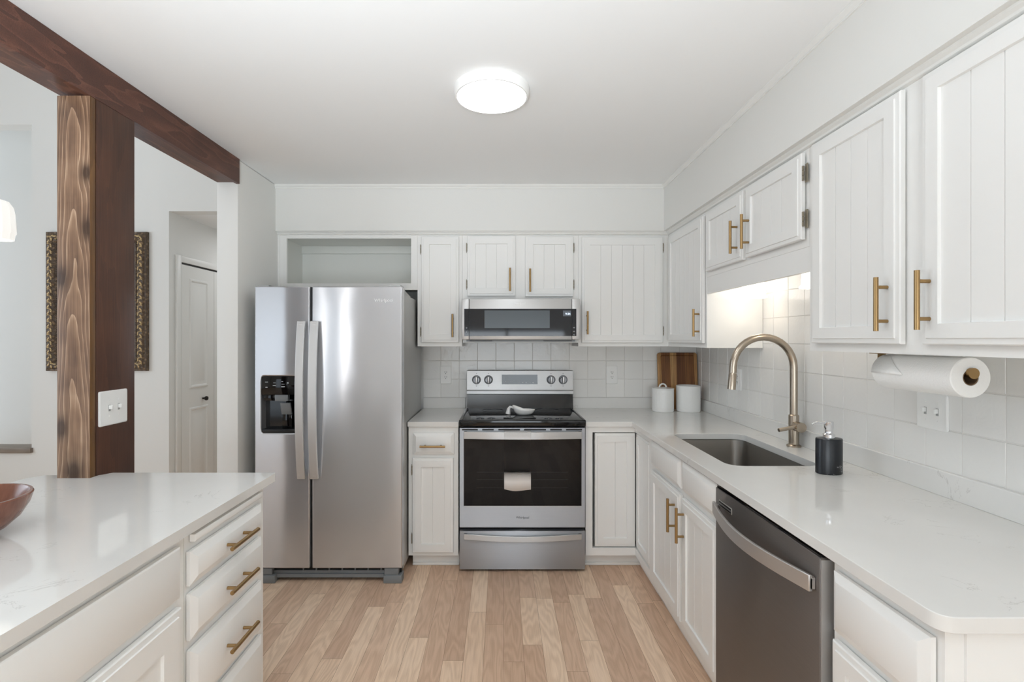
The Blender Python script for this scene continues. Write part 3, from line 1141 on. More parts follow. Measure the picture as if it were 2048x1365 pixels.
def outlet(loc, rotz, label):
    r = thing('wall_outlet', loc, label, 'outlet', 'white wall outlets', rotz, world=False)
    plate_local(0.082, 0.130).build('plate', 'white_plastic', r)
    MB().rings([[(x, -0.005, z) for x, z in rrect(-0.017, -0.034, 0.017, 0.034, 0.004, 3)], [(x, -0.0078, z) for x, z in rrect(-0.017, -0.034, 0.017, 0.034, 0.004, 3)]]).build('socket', 'white_plastic', r)
    for zc in (0.0175, -0.0175):
        mb = MB().box(-0.0075, -0.0084, zc - 0.001, -0.005, -0.0076, zc + 0.008).box(0.005, -0.0084, zc - 0.001, 0.0075, -0.0076, zc + 0.007)
        mb.cyl((0, -0.0084, zc - 0.008), (0, -0.0076, zc - 0.008), 0.0028, 8)
        mb.each('socket_slot', 'slot', r)
    return r


yt = YB - 0.0112
outlet((-0.405, yt, 1.141), 0, 'white wall outlet left of the range')
outlet((0.803, yt, 1.141), 0, 'white wall outlet right of the range')
outlet((XW - 0.0112, 2.995, 1.158), -PI / 2, 'white wall outlet behind the faucet spout')
switch((XW - 0.0112, 1.644, 1.163), -PI / 2, 'double light switch on white tiles under the paper towel roll')
switch((XB + 0.0003, 1.905, 1.141), PI / 2, 'double light switch plate on the dark wooden post', 0.138, 0.13)

# ------------------------------------------------------------------ refrigerator
fx0, fx1, fxm0, fxm1 = -1.4126, -0.569, -1.0975, -1.0835
fr = thing('refrigerator', (-0.99, 3.2, 0), 'side-by-side stainless steel refrigerator with water dispenser', 'refrigerator')
MB().box(fx0 + 0.008, 2.935, 0.05, fx1 - 0.006, 3.58, 1.665, 0.004).build('case', 'dark_metal', fr)
yf, yb = 2.86, 2.929
zt, zb = 1.703, 0.088
# freezer door with the dispenser opening
dx0, dx1, dz0, dz1 = -1.375, -1.165, 0.862, 1.189
mb = MB()
outer = [(fx0, zb), (fxm0, zb), (fxm0, zt), (fx0, zt)]
mb.prism(outer, yf, yb, [rrect(dx0, dz0, dx1, dz1, 0.016, 4)], axis='y')
fd = mb.build('freezer_door', 'steel', fr, 0.006)
mb = MB().box(fxm1, yf, zb, fx1, yb, zt)
rd = mb.build('refrigerator_door', 'steel', fr, 0.006)
MB().box(fxm0 + 0.0005, yf + 0.02, zb + 0.002, fxm1 - 0.0005, yb, zt - 0.002).build('door_gasket', 'black_matte', fr)


def fridge_handle(xc, par):
    n = 16
    loops = []
    for k in range(n + 1):
        t = k / n
        z = 0.607 + (1.503 - 0.607) * t
        off = 0.018 + 0.036 * math.sin(PI * t) ** 0.8
        y1 = yf - off
        hw = 0.0225
        loops.append([(xc - hw, y1 - 0.012, z), (xc + hw, y1 - 0.012, z), (xc + hw, y1 + 0.004, z), (xc - hw, y1 + 0.004, z)])
    mb = MB().rings(loops)
    for zc in (0.64, 1.47):
        mb.box(xc - 0.012, yf - 0.034, zc - 0.02, xc + 0.012, yf - 0.001, zc + 0.02)
    return mb.build('handle', 'satin_steel', par, 0.002, angle=50)


fridge_handle(-1.135, fd)
fridge_handle(-1.062, rd)
text('logo_lettering', 'Whirlpool', 0.026, (-0.673, yf - 0.0008, 1.622), (PI / 2, 0, 0), 'logo_light', rd)
# dispenser
mb = MB()
mb.box(dx0 - 0.002, yb - 0.010, dz0 - 0.002, dx1 + 0.002, yb - 0.004, dz1 + 0.002)
mb.build('dispenser_recess', 'black_gloss', fr)
MB().box(dx0 + 0.0005, yf + 0.0015, 1.082, dx1 - 0.0005, yf + 0.03, dz1 - 0.0005, 0.002).build('dispenser_controls', 'black_gloss', fr)
MB().box(dx0 + 0.001, yf + 0.004, dz0 + 0.0005, dx1 - 0.001, yb - 0.010, dz0 + 0.022, 0.002).build('drip_tray', 'black_matte', fr)
MB().box(-1.30, yf + 0.006, 1.045, -1.225, yf + 0.035, 1.0815, 0.002).build('spout_housing', 'grey_plastic', fr)
MB().box(-1.365, yf + 0.010, 1.047, -1.301, yf + 0.035, 1.0815, 0.002).build('ice_chute', 'black_gloss', fr)
mb = MB().box(-0.030, -0.006, -0.036, 0.030, 0.006, 0.036, 0.003)
mb.move(lambda p: Matrix.Rotation(0.3, 3, 'X') @ p + Vector((-1.243, yf + 0.028, 1.0)))
mb.build('dispenser_paddle', 'grey_plastic', fr)
MB().box(-1.272, yf + 0.035, 0.884, -1.214, yf + 0.045, 0.975, 0.003).build('paddle_stem', 'black_gloss', fr)
mb = MB()
for x, z, w, h in ((-1.345, 1.155, .016, .003), (-1.345, 1.125, .012, .003), (-1.30, 1.15, .012, .002), (-1.30, 1.135, .018, .002), (-1.255, 1.158, .01, .002), (-1.25, 1.143, .016, .0025), (-1.25, 1.128, .02, .004), (-1.222, 1.15, .006, .006)):
    mb.box(x - w / 2, yf + 0.0009, z - h / 2, x + w / 2, yf + 0.0016, z + h / 2)
mb.each('control_icon', 'icon', fr)
# base grille and feet
mb = MB().box(fx0 + 0.10, 2.885, 0.025, fx1 - 0.11, 2.93, 0.045).box(fx0 + 0.05, 2.895, 0.045, fx1 - 0.11, 2.93, 0.062)
for k in range(7):
    xk = -1.15 + k * 0.075
    mb.box(xk, 2.892, 0.062, xk + 0.006, 2.93, 0.084)
mb.build('base_grille', 'grey_plastic', fr)
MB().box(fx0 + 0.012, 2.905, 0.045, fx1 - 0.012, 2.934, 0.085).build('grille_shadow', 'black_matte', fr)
for xa, xb in ((fx0 + 0.012, fx0 + 0.115), (fx1 - 0.108, fx1 - 0.002)):
    MB().box(xa, 2.862, 0.0, xb, 2.932, 0.046, 0.004).box(xa + 0.004, 2.87, 0.046, xb - 0.02, 2.904, 0.084, 0.003).build('foot', 'grey_plastic', fr)
MB().prism([(2.875, 1.66), (3.20, 1.66), (3.19, 1.672), (3.02, 1.69), (2.96, 1.712), (2.875, 1.712)], fx1 - 0.075, fx1 - 0.012, axis='x').build('hinge_cover', 'dark_metal', fr)
MB().prism([(2.875, 1.66), (3.20, 1.66), (3.19, 1.672), (3.02, 1.69), (2.96, 1.712), (2.875, 1.712)], fx0 + 0.012, fx0 + 0.075, axis='x').build('hinge_cover', 'dark_metal', fr)

# ------------------------------------------------------------------ range
rx0, rx1 = -0.2535, 0.5045
rg = thing('range', (0.125, 3.3, 0), 'stainless steel electric range with black glass cooktop', 'range')
MB().box(rx0 + 0.003, 3.045, 0.03, rx1 - 0.003, 3.58, 0.872).build('body', 'black_matte', rg)
for xa in (rx0 + 0.05, rx1 - 0.09):
    for ya in (3.08, 3.5):
        MB().cyl((xa + 0.02, ya, 0), (xa + 0.02, ya, 0.031), 0.016, 12).build('foot', 'black_matte', rg)
MB().box(rx0 + 0.002, 3.003, 0.016, rx1 - 0.002, 3.043, 0.247, 0.003).build('storage_drawer', 'steel_flat', rg)
dz = MB()
dz.prism([(rx0 + 0.002, 0.268), (rx1 - 0.002, 0.268), (rx1 - 0.002, 0.868), (rx0 + 0.002, 0.868)], 3.003, 3.043, [[(-0.226, 0.398), (0.481, 0.398), (0.481, 0.806), (-0.226, 0.806)]], axis='y')
od = dz.build('oven_door', 'steel_flat', rg, 0.002)
MB().box(-0.2255, 3.0045, 0.3985, 0.4805, 3.012, 0.8055).build('oven_glass', 'dark_glass', od)
mb = MB()
mb.box(-0.2265, 3.0015, 0.394, 0.4815, 3.0035, 0.3985)
mb.build('glass_trim', 'steel_bright', od)
mb = MB()
for z in (0.505, 0.555, 0.60):
    mb.box(-0.15, 3.0042, z, 0.40, 3.0046, z + 0.0015)
mb.each('oven_rack', simple('rack_wire', (46, 46, 46), 0.4), od)
mb = MB()
for a, b in ((635, 797), (842, 960), (1007, 1228), (1270, 1495), (1538, 1657), (1700, 1864)):
    xa, xb = ((800 + a / 5.12) - 1003) / 333, ((800 + b / 5.12) - 1003) / 333
    mb.box(xa, 3.0005, 0.8525, xb, 3.0032, 0.8615)
mb.each('vent_slot', 'black_matte', od)


def bow_handle(x0, x1, zc, h, y0, bow, droop, t=0.008):
    n = 18
    loops = []
    for k in range(n + 1):
        u = k / n
        x = x0 + (x1 - x0) * u
        s = math.sin(PI * u)
        y = y0 - bow * s
        z = zc - droop * s
        loops.append([(x, y, z - h / 2), (x, y, z + h / 2), (x, y + t, z + h / 2), (x, y + t, z - h / 2)])
    return MB().rings(loops)


mb = bow_handle(-0.225, 0.48, 0.827, 0.044, 2.978, 0.022, 0.0)
mb.box(-0.225, 2.98, 0.806, -0.205, 3.0028, 0.848).box(0.46, 2.98, 0.806, 0.48, 3.0028, 0.848)
mb.build('handle', 'steel_bright', od, 0.002)
text('logo_lettering', 'Whirlpool', 0.019, (0.127, 3.0022, 0.328), (PI / 2, 0, 0), 'logo_dark', od)
mb = bow_handle(-0.225, 0.48, 0.218, 0.034, 2.988, 0.014, 0.012)
mb.box(-0.225, 2.99, 0.202, -0.205, 3.0028, 0.234).box(0.46, 2.99, 0.202, 0.48, 3.0028, 0.234)
mb.build('drawer_handle', 'steel_bright', rg, 0.002)
# cooktop
mb = MB().box(rx0 - 0.002, 2.992, 0.876, rx1 + 0.002, 3.52, 0.9165, 0.007, 3)
ck = mb.build('cooktop', 'black_gloss', rg)
mb = MB().box(rx0 + 0.014, 3.01, 0.9163, rx0 + 0.020, 3.50, 0.9185).box(rx1 - 0.020, 3.01, 0.9163, rx1 - 0.014, 3.50, 0.9185)
mb.each('cooktop_rim', 'black_matte', rg)
ringm = simple('burner_ring', (52, 52, 54), 0.25)
for cx, cy, rr in ((-0.06, 3.15, 0.10), (0.31, 3.15, 0.085), (-0.06, 3.40, 0.075), (0.31, 3.40, 0.09)):
    MB().lathe([(rr - 0.002, 0), (rr - 0.002, 0.0004), (rr, 0.0004), (rr, 0)], (cx, cy, 0.9163), 48).build('burner_ring', ringm, rg)
# backguard
bx0, bx1 = -0.246, 0.509
MB().prism([(3.52, 0.90), (3.545, 1.012), (3.60, 1.012), (3.60, 0.90)], bx0 + 0.004, bx1 - 0.004, axis='x').build('backguard_base', 'black_gloss', rg)
MB().prism([(3.548, 1.006), (3.538, 1.012), (3.538, 1.034), (3.553, 1.040), (3.560, 1.176), (3.60, 1.176), (3.60, 1.006)], bx0, bx1, axis='x').build('backguard', 'steel_bright', rg, 0.001)


def bgy(z):
    return 3.553 + (z - 1.040) / 0.136 * 0.007


mb = MB()
mb.add([(0.002, bgy(1.080) - 0.0012, 1.080), (0.256, bgy(1.080) - 0.0012, 1.080), (0.256, bgy(1.148) - 0.0012, 1.148), (0.002, bgy(1.148) - 0.0012, 1.148),
        (0.002, bgy(1.080) + 0.002, 1.080), (0.256, bgy(1.080) + 0.002, 1.080), (0.256, bgy(1.148) + 0.002, 1.148), (0.002, bgy(1.148) + 0.002, 1.148)],
       [(0, 1, 2, 3), (7, 6, 5, 4), (0, 4, 5, 1), (1, 5, 6, 2), (2, 6, 7, 3), (3, 7, 4, 0)])
mb.build('control_display', 'black_gloss', rg)
mb = MB()
for k in range(7):
    mb.box(0.012 + k * 0.012, bgy(1.10) - 0.0022, 1.098, 0.020 + k * 0.012, bgy(1.10) - 0.0014, 1.0995)
for k in range(5):
    mb.box(0.12 + k * 0.025, bgy(1.10) - 0.0022, 1.090, 0.13 + k * 0.025, bgy(1.10) - 0.0014, 1.0925)
mb.each('display_icon', 'icon', rg)
for xk in (-0.178, -0.0925, 0.352, 0.438):
    y = bgy(1.112)
    kb = MB().lathe([(0, 0), (0.0285, 0), (0.0285, -0.006), (0.025, -0.008), (0.023, -0.022), (0.021, -0.024), (0, -0.024)], (xk, y, 1.112), 28, axis='y').build('knob', 'steel_flat', rg)
    MB().box(xk - 0.0060, y - 0.036, 1.112 - 0.023, xk + 0.0060, y - 0.0235, 1.112 + 0.023, 0.002).build('knob_grip', 'satin_steel', kb)
    MB().box(xk - 0.0105, y - 0.0262, 1.112 - 0.0205, xk - 0.0062, y - 0.0236, 1.112 + 0.0205).box(xk + 0.0062, y - 0.0262, 1.112 - 0.0205, xk + 0.0105, y - 0.0236, 1.112 + 0.0205).each('grip_shade', 'logo_dark', kb)  # dark strips standing in for shadow lines along the grip
    MB().lathe([(0.0285, 0.0), (0.0315, 0.0), (0.0315, -0.0015), (0.0285, -0.0015)], (xk, y - 0.0002, 1.112), 28, axis='y').build('knob_ring', 'logo_dark', kb)
    mb = MB().box(xk - 0.003, bgy(1.155) - 0.001, 1.154, xk + 0.003, bgy(1.155) + 0.001, 1.157)
    mb.box(xk - 0.004, bgy(1.068) - 0.001, 1.066, xk + 0.004, bgy(1.068) + 0.001, 1.070)
    mb.each('knob_mark', 'logo_dark', rg)

# ------------------------------------------------------------------ microwave
mw = thing('microwave', (0.125, 3.4, 1.38), 'low-profile stainless over-the-range microwave with dark glass front', 'microwave')
mx0, mx1, my = -0.2555, 0.503, 3.205
MB().box(mx0 + 0.006, 3.235, 1.378, mx1 - 0.006, YB - 0.014, 1.661).build('case', 'dark_metal', mw)
mb = MB().box(mx0, my, 1.398, -0.2085, 3.234, 1.659, 0.003).box(0.4525, my, 1.398, mx1, 3.234, 1.659, 0.003)
mb.each('side_panel', 'mw_steel', mw)
MB().box(-0.2065, my, 1.398, 0.4505, 3.234, 1.659, 0.003).build('door', 'mw_steel', mw)
MB().box(-0.2085, my + 0.006, 1.40, -0.2065, 3.233, 1.657).box(0.4505, my + 0.006, 1.40, 0.4525, 3.233, 1.657).each('door_seam', 'black_matte', mw)
MB().box(-0.239, my - 0.0016, 1.4205, -0.2085, my + 0.002, 1.5955, 0.0005, 1).box(-0.2065, my - 0.0016, 1.4205, 0.4505, my + 0.002, 1.5955, 0.0005, 1).box(0.4525, my - 0.0016, 1.4205, 0.480, my + 0.002, 1.5955, 0.0005, 1).build('glass_panel', 'mw_glass', mw)
MB().box(-0.109, my - 0.0022, 1.471, 0.309, my - 0.0015, 1.585).build('viewing_window', 'mw_window', mw)
MB().box(0.394, my - 0.0022, 1.548, 0.446, my - 0.0015, 1.584).build('display', simple('display_glass', (92, 100, 108), 0.2), mw)
text('clock_digits', '9:34', 0.019, (0.425, my - 0.0028, 1.562), (PI / 2, 0, 0), 'glow_digit', mw, 0.0003)
text('logo_lettering', 'Whirlpool', 0.017, (0.117, my - 0.0008, 1.629), (PI / 2, 0, 0), 'logo_light', mw)
mb = MB()
mb.lathe([(0.003, 0), (0.0042, 0), (0.0042, -0.0006), (0.003, -0.0006)], (-0.224, my - 0.0017, 1.473), 12, axis='y')
mb.box(-0.2265, my - 0.0023, 1.446, -0.2215, my - 0.0016, 1.449).box(-0.225, my - 0.0023, 1.443, -0.223, my - 0.0016, 1.446)
for z in (1.474, 1.450, 1.429):
    mb.box(0.460, my - 0.0023, z - 0.003, 0.4625, my - 0.0016, z + 0.003).box(0.464, my - 0.0023, z - 0.003, 0.470, my - 0.0016, z - 0.0015).box(0.464, my - 0.0023, z + 0.0015, 0.470, my - 0.0016, z + 0.003)
mb.each('key_icon', 'icon', mw)
mb = MB().box(mx0 + 0.03, my + 0.012, 1.385, mx1 - 0.03, 3.30, 1.398)
mb.build('bottom_vent', 'grey_plastic', mw)
MB().box(mx0 + 0.05, my + 0.010, 1.387, -0.06, 3.28, 1.392).box(0.27, my + 0.010, 1.387, mx1 - 0.05, 3.28, 1.392).each('vent_opening', 'black_matte', mw)

# ------------------------------------------------------------------ dishwasher
dwr = thing('dishwasher', (1.0, 1.54, 0), 'dark stainless dishwasher with bowed bar handle under the worktop', 'dishwasher')
DX = 0.79
MB().box(0.83, 1.24, 0.10, XW - 0.02, 1.846, 0.862).build('tub', 'black_matte', dwr)
MB().box(DX, 1.241, 0.115, 0.828, 1.845, 0.8555, 0.003).build('door', 'steel_dark', dwr)
MB().box(DX + 0.003, 1.2385, 0.118, 0.8275, 1.2408, 0.852, 0.0006, 1).build('door_edge', 'steel_edge', dwr)
MB().box(0.835, 1.245, 0.0, 0.86, 1.84, 0.0995).build('toe_panel', 'black_matte', dwr)
mb = MB().box(DX + 0.004, 1.246, 0.8556, 0.829, 1.84, 0.861)
mb.build('control_strip', 'black_gloss', dwr)
n = 20
loops = []
for k in range(n + 1):
    u = k / n
    y = 1.256 + (1.832 - 1.256) * u
    s = math.sin(PI * u)
    x = DX - 0.014 - 0.044 * s
    zc = 0.786 - 0.004 * s
    loops.append([(x - 0.004, y, zc - 0.021), (x - 0.004, y, zc + 0.021), (x + 0.006, y, zc + 0.021), (x + 0.006, y, zc - 0.021)])
mb = MB().rings(loops)
mb.box(DX - 0.016, 1.256, 0.77, DX - 0.0005, 1.272, 0.80).box(DX - 0.016, 1.816, 0.77, DX - 0.0005, 1.832, 0.80)
mb.build('handle', 'steel_dw_handle', dwr, 0.002)
mb = MB().box(DX - 0.002, 1.714, 0.797, DX + 0.0015, 1.814, 0.8185, 0.001, 1)
v_ = mb.build('vent', 'steel_dw_handle', dwr)
MB().box(DX - 0.0028, 1.718, 0.800, DX - 0.0015, 1.810, 0.8045).box(DX - 0.0028, 1.718, 0.811, DX - 0.0015, 1.810, 0.8155).each('vent_slot', 'black_matte', v_)

# ------------------------------------------------------------------ sink and faucet
sk = thing('kitchen_sink', (1.084, 2.31, 0.68), 'undermount stainless steel sink set in the white worktop', 'sink')
sx0, sy0, sx1, sy1 = 0.895, 1.967, 1.273, 2.653
L = []
for ins, z, rad in ((-0.018, 0.8692, 0.07), (0.0, 0.8692, 0.062), (0.004, 0.86, 0.060), (0.010, 0.72, 0.058), (0.016, 0.698, 0.056), (0.032, 0.686, 0.05), (0.06, 0.683, 0.04)):
    L.append([(x, y, z) for x, y in rrect(sx0 + ins, sy0 + ins, sx1 - ins, sy1 - ins, rad)])
ob = MB().rings(L, False, True).build('basin', 'sink_steel', sk, angle=60)
sol = ob.modifiers.new('gauge', 'SOLIDIFY')
sol.thickness = 0.0015
sol.offset = -1
MB().lathe([(0, 0.0005), (0.035, 0.0005), (0.043, 0.003), (0.045, 0.001), (0.045, 0)], (1.084, 2.36, 0.684), 28).build('drain', 'chrome', sk)

fc = thing('faucet', (1.362, 2.33, ZT), 'champagne nickel gooseneck kitchen faucet with pull-down spray', 'faucet')
FX, FY = 1.362, 2.33
MB().lathe([(0, 0), (0.031, 0), (0.031, 0.006), (0.026, 0.010), (0.022, 0.012), (0.022, 0.146), (0.0165, 0.150), (0, 0.150)], (FX, FY, ZT), 32).build('body', 'nickel', fc)
path = [(FX, FY, 1.045), (FX, FY, 1.15), (FX, FY, 1.27)]
R = 0.14
for k in range(1, 17):
    a = PI * k / 16
    path.append((FX - R + R * math.cos(a), FY + 0.006 * k / 16, 1.27 + R * math.sin(a)))
path.append((FX - 2 * R - 0.001, FY + 0.006, 1.243))
MB().tube(path, 0.0165, 20).build('spout', 'nickel', fc)
MB().tube([(FX - 2 * R - 0.001, FY + 0.006, 1.2425), (FX - 2 * R - 0.002, FY + 0.006, 1.235), (FX - 2 * R - 0.008, FY + 0.006, 1.166)], [0.0155, 0.0172, 0.0185], 20).build('spray_head', 'nickel', fc)
MB().cyl((FX, FY - 0.018, 0.998), (FX, FY - 0.062, 0.998), 0.0225, 24).build('valve_barrel', 'nickel', fc)
MB().tube([(FX - 0.016, FY - 0.044, 1.0), (FX - 0.06, FY - 0.048, 0.992), (FX - 0.098, FY - 0.05, 0.985)], [0.009, 0.0085, 0.0085], 16).build('lever', 'nickel', fc)

# soap dispenser
sd = thing('soap_dispenser', (1.222, 1.866, ZT), 'black marble oval soap dispenser with chrome pump beside the sink', 'soap dispenser')
prof = [(0, 0), (0.94, 0), (1.0, 0.003), (1.0, 0.127), (0.96, 0.131), (0.35, 0.134), (0, 0.134)]
MB().lathe([(q[0] * 0.047, q[1]) for q in prof], (1.222, 1.866, ZT), 40, 1.0, 0.72).build('bottle', 'marble', sd)
MB().lathe([(0, 0.1335), (0.020, 0.1335), (0.020, 0.146), (0.014, 0.149), (0.013, 0.152), (0.0135, 0.166), (0.0155, 0.170), (0.0155, 0.192), (0.013, 0.194), (0, 0.194)], (1.222, 1.866, ZT), 28).build('pump', 'chrome', sd)
MB().tube([(1.212, 1.866, ZT + 0.187), (1.185, 1.868, ZT + 0.189), (1.168, 1.869, ZT + 0.187), (1.160, 1.87, ZT + 0.181)], [0.005, 0.0042, 0.0036, 0.003], 12).build('nozzle', 'chrome', sd)

# ------------------------------------------------------------------ counter accessories
cn = thing('canister', (1.121, 3.475, ZT), 'smaller white lidded canister with a loop handle', 'canister', 'white ceramic canisters')
MB().lathe([(0, 0), (0.070, 0), (0.0735, 0.004), (0.0735, 0.150), (0.071, 0.153), (0, 0.153)], (1.121, 3.475, ZT), 44).build('body', 'embossed', cn)
MB().lathe([(0, 0.1535), (0.0745, 0.1535), (0.0755, 0.157), (0.0745, 0.161), (0.04, 0.167), (0, 0.168)], (1.121, 3.475, ZT), 44).build('lid', 'ceramic', cn)
pth = [(1.121 - 0.024 * math.cos(PI * k / 10), 3.475, ZT + 0.164 + 0.026 * math.sin(PI * k / 10)) for k in range(11)]
MB().tube(pth, 0.0058, 10).build('lid_handle', 'ceramic', cn)
cn = thing('canister', (1.297, 3.472, ZT), 'larger open white canister without a lid', 'canister', 'white ceramic canisters')
MB().lathe([(0, 0), (0.076, 0), (0.080, 0.005), (0.081, 0.176), (0.079, 0.179), (0.077, 0.177), (0.075, 0.02), (0, 0.016)], (1.297, 3.472, ZT), 44).build('body', 'embossed', cn)

cb = thing('cutting_board', (1.27, 3.58, ZT), 'acacia wood cutting board leaning on tiles behind the canisters', 'cutting board', world=False)
bw, bh = 0.284, 0.405
pl = rrect(-bw / 2, 0, bw / 2, bh, 0.018, 5)
gi, go = rrect(-bw / 2 + 0.024, 0.024, bw / 2 - 0.024, bh - 0.024, 0.012, 5), rrect(-bw / 2 + 0.017, 0.017, bw / 2 - 0.017, bh - 0.017, 0.016, 5)
gm = rrect(-bw / 2 + 0.0205, 0.0205, bw / 2 - 0.0205, bh - 0.0205, 0.014, 5)
mb = MB().rings([[(x, 0.018, z) for x, z in pl], [(x, 0.003, z) for x, z in pl], [(x * 0.985, 0, (z - bh / 2) * 0.99 + bh / 2) for x, z in pl], [(x, 0, z) for x, z in go], [(x, 0.004, z) for x, z in gm], [(x, 0, z) for x, z in gi]])
mb.build('board', 'board', cb)
cb.rotation_euler = (-0.085, 0, 0)

# spoon rest on the cooktop
sr = thing('spoon_rest', (0.13, 3.2, 0.917), 'white ceramic spoon rest on the black cooktop', 'spoon rest', world=False)
seg = 28
loops = []
for (s, h) in ((0.0, 0.0), (0.55, 0.0), (0.80, 0.009), (0.95, 0.022), (1.0, 0.030), (0.96, 0.031), (0.90, 0.022), (0.6, 0.008), (0.0, 0.006)):
    lp = []
    for i in range(seg):
        a = 2 * PI * i / seg
        x = 0.073 * s * math.cos(a)
        y = 0.045 * s * math.sin(a)
        tip = max(0.0, -math.cos(a))
        lp.append((x + 0.012, y, h * (1.1 + 0.9 * tip)))
    loops.append(lp)
MB().rings(loops, False, False).build('dish', 'ceramic', sr, angle=70)
mb = MB().tube([(-0.045, 0.004, 0.038), (-0.062, 0.010, 0.047), (-0.075, 0.014, 0.048), (-0.083, 0.016, 0.036), (-0.088, 0.017, 0.004)], [0.008, 0.007, 0.008, 0.011, 0.0165], 14)
mb.move(lambda p: Vector((p.x, p.y, max(p.z, 0.0))))
mb.build('handle', 'ceramic', sr, angle=70)

# wooden bowl on the island
bo = MB().lathe([(0, 0), (0.055, 0), (0.062, 0.004), (0.092, 0.020), (0.118, 0.045), (0.135, 0.075), (0.142, 0.100), (0.140, 0.104), (0.134, 0.104), (0.131, 0.099), (0.122, 0.07), (0.10, 0.04), (0.06, 0.016), (0, 0.010)],
                (-1.348, 1.235, ZT), 56).build('wooden_bowl', 'bowl', None, angle=40)
tag(bo, 'reddish brown turned wooden bowl on the island worktop', 'bowl')

# dish towel over the oven handle
ys = 2.951
mb = MB()
X0, X1 = 0.014, 0.176
prof = [(2.9975, 0.72), (2.993, 0.80), (2.990, 0.845), (2.980, 0.8545), (2.962, 0.8555), (ys, 0.850), (ys - 0.002, 0.83), (ys - 0.001, 0.79), (ys + 0.002, 0.74), (ys + 0.006, 0.68), (ys + 0.008, 0.62), (ys + 0.010, 0.56), (ys + 0.011, 0.505)]
nx = 12
vs, fs = [], []
for j, (y, z) in enumerate(prof):
    for i in range(nx + 1):
        u = i / nx
        t = j / (len(prof) - 1)
        vs.append((X0 + (X1 - X0) * u + (0.004 * (0.5 - u) * t), y + 0.0022 * math.sin(u * 9 + j * 0.15) * (t > 0.5), z - 0.008 * math.sin(u * PI * 1.2) * (1 if j == len(prof) - 1 else 0) + 0.006 * (1 - u) * (j == len(prof) - 1)))
for j in range(len(prof) - 1):
    for i in range(nx):
        a = j * (nx + 1) + i
        fs.append((a, a + 1, a + nx + 2, a + nx + 1))
tw = MB().add(vs, fs)
two = tw.build('dish_towel', 'towel', None, fix=False, angle=60)
dzs = two.location.z
two.data.transform(Matrix.Translation((0, 0, dzs - 0.85)))
two.location.z = 0.85
sm = two.modifiers.new('cloth', 'SOLIDIFY')
sm.thickness = 0.0012
tag(two, 'thin white dish towel hanging over the oven door handle', 'towel')

# paper towel holder and roll
ph = thing('paper_towel_holder', (1.232, 1.62, 1.3585), 'brass rod paper towel holder under the wall cabinet', 'towel holder')
RZ = 1.3105
MB().cyl((1.232, 1.622, RZ), (1.232, 1.312, RZ), 0.0095, 18).build('rod', 'brass', ph)
MB().cyl((1.232, 1.312, RZ), (1.232, 1.303, RZ), 0.0145, 22).build('end_cap', 'brass', ph)
MB().box(1.222, 1.615, RZ - 0.008, 1.242, 1.625, 1.354).box(1.205, 1.600, 1.3535, 1.259, 1.640, 1.3585, 0.001).build('bracket', 'brass', ph)
pr_ = thing('paper_towel_roll', (1.232, 1.45, 1.25), 'white paper towel roll under the wall cabinet', 'paper towel')
pc = (1.232, 0, 1.299)
MB().lathe([(0.0212, 1.590), (0.0535, 1.590), (0.0535, 1.315), (0.0515, 1.3125), (0.0212, 1.3125), (0.0212, 1.590)], pc, 48, axis='y').build('sheets', 'paper', pr_)
MB().lathe([(0.0185, 1.590), (0.0205, 1.590), (0.0205, 1.313), (0.0185, 1.313), (0.0185, 1.590)], pc, 32, axis='y').build('core', 'cardboard', pr_)
vs, fs = [], []
for j in range(9):
    a = PI * 0.62 + (PI * 0.40) * j / 8
    rr = 0.0545 + 0.003 * (j / 8)
    for y in (1.588 - 0.0, 1.56 - 0.012 * j):
        vs.append((pc[0] + rr * math.cos(a), y, pc[2] + rr * math.sin(a)))
for j in range(8):
    fs.append((2 * j, 2 * j + 1, 2 * j + 3, 2 * j + 2))
fl_ = MB().add(vs, fs).build('loose_sheet', 'paper', pr_, fix=False)
fl_.modifiers.new('ply', 'SOLIDIFY').thickness = 0.0006

# ------------------------------------------------------------------ lamps
cl = thing('ceiling_light', (-0.04, 2.035, ZC), 'round white flush LED ceiling light', 'ceiling light')
MB().lathe([(0, 0), (0.153, 0), (0.153, -0.012), (0.150, -0.030), (0.146, -0.036), (0.1405, -0.0365), (0.1405, -0.030), (0, -0.030)], (-0.04, 2.035, ZC - 0.0005), 64).build('housing', 'white_plastic', cl)
MB().lathe([(0, -0.0385), (0.08, -0.038), (0.139, -0.0355), (0.14, -0.031), (0, -0.031)], (-0.04, 2.035, ZC - 0.0005), 64).build('diffuser', 'lamp', cl)

wl = thing('wall_light', (XW - 0.012, 2.32, 1.75), 'twin-shade wall light behind the valance above the sink', 'wall light')
MB().box(XW - 0.035, 2.0, 1.755, XW - 0.0118, 2.64, 1.80, 0.004).build('backplate', 'white_plastic', wl)
for y in (2.57, 2.055):
    MB().tube([(XW - 0.033, y, 1.775), (1.33, y, 1.782), (1.297, y, 1.775), (1.295, y, 1.757)], 0.007, 10).build('arm', 'white_plastic', wl)
    MB().lathe([(0.018, 0.145), (0.046, 0.138), (0.050, 0.11), (0.056, 0.012), (0.063, 0.006), (0.063, 0.0), (0.058, 0.0), (0.052, 0.012), (0.045, 0.11), (0.040, 0.13), (0.018, 0.137)], (1.295, y, 1.612), 32, ripple=(0.012, 16)).build('shade', 'shade', wl)

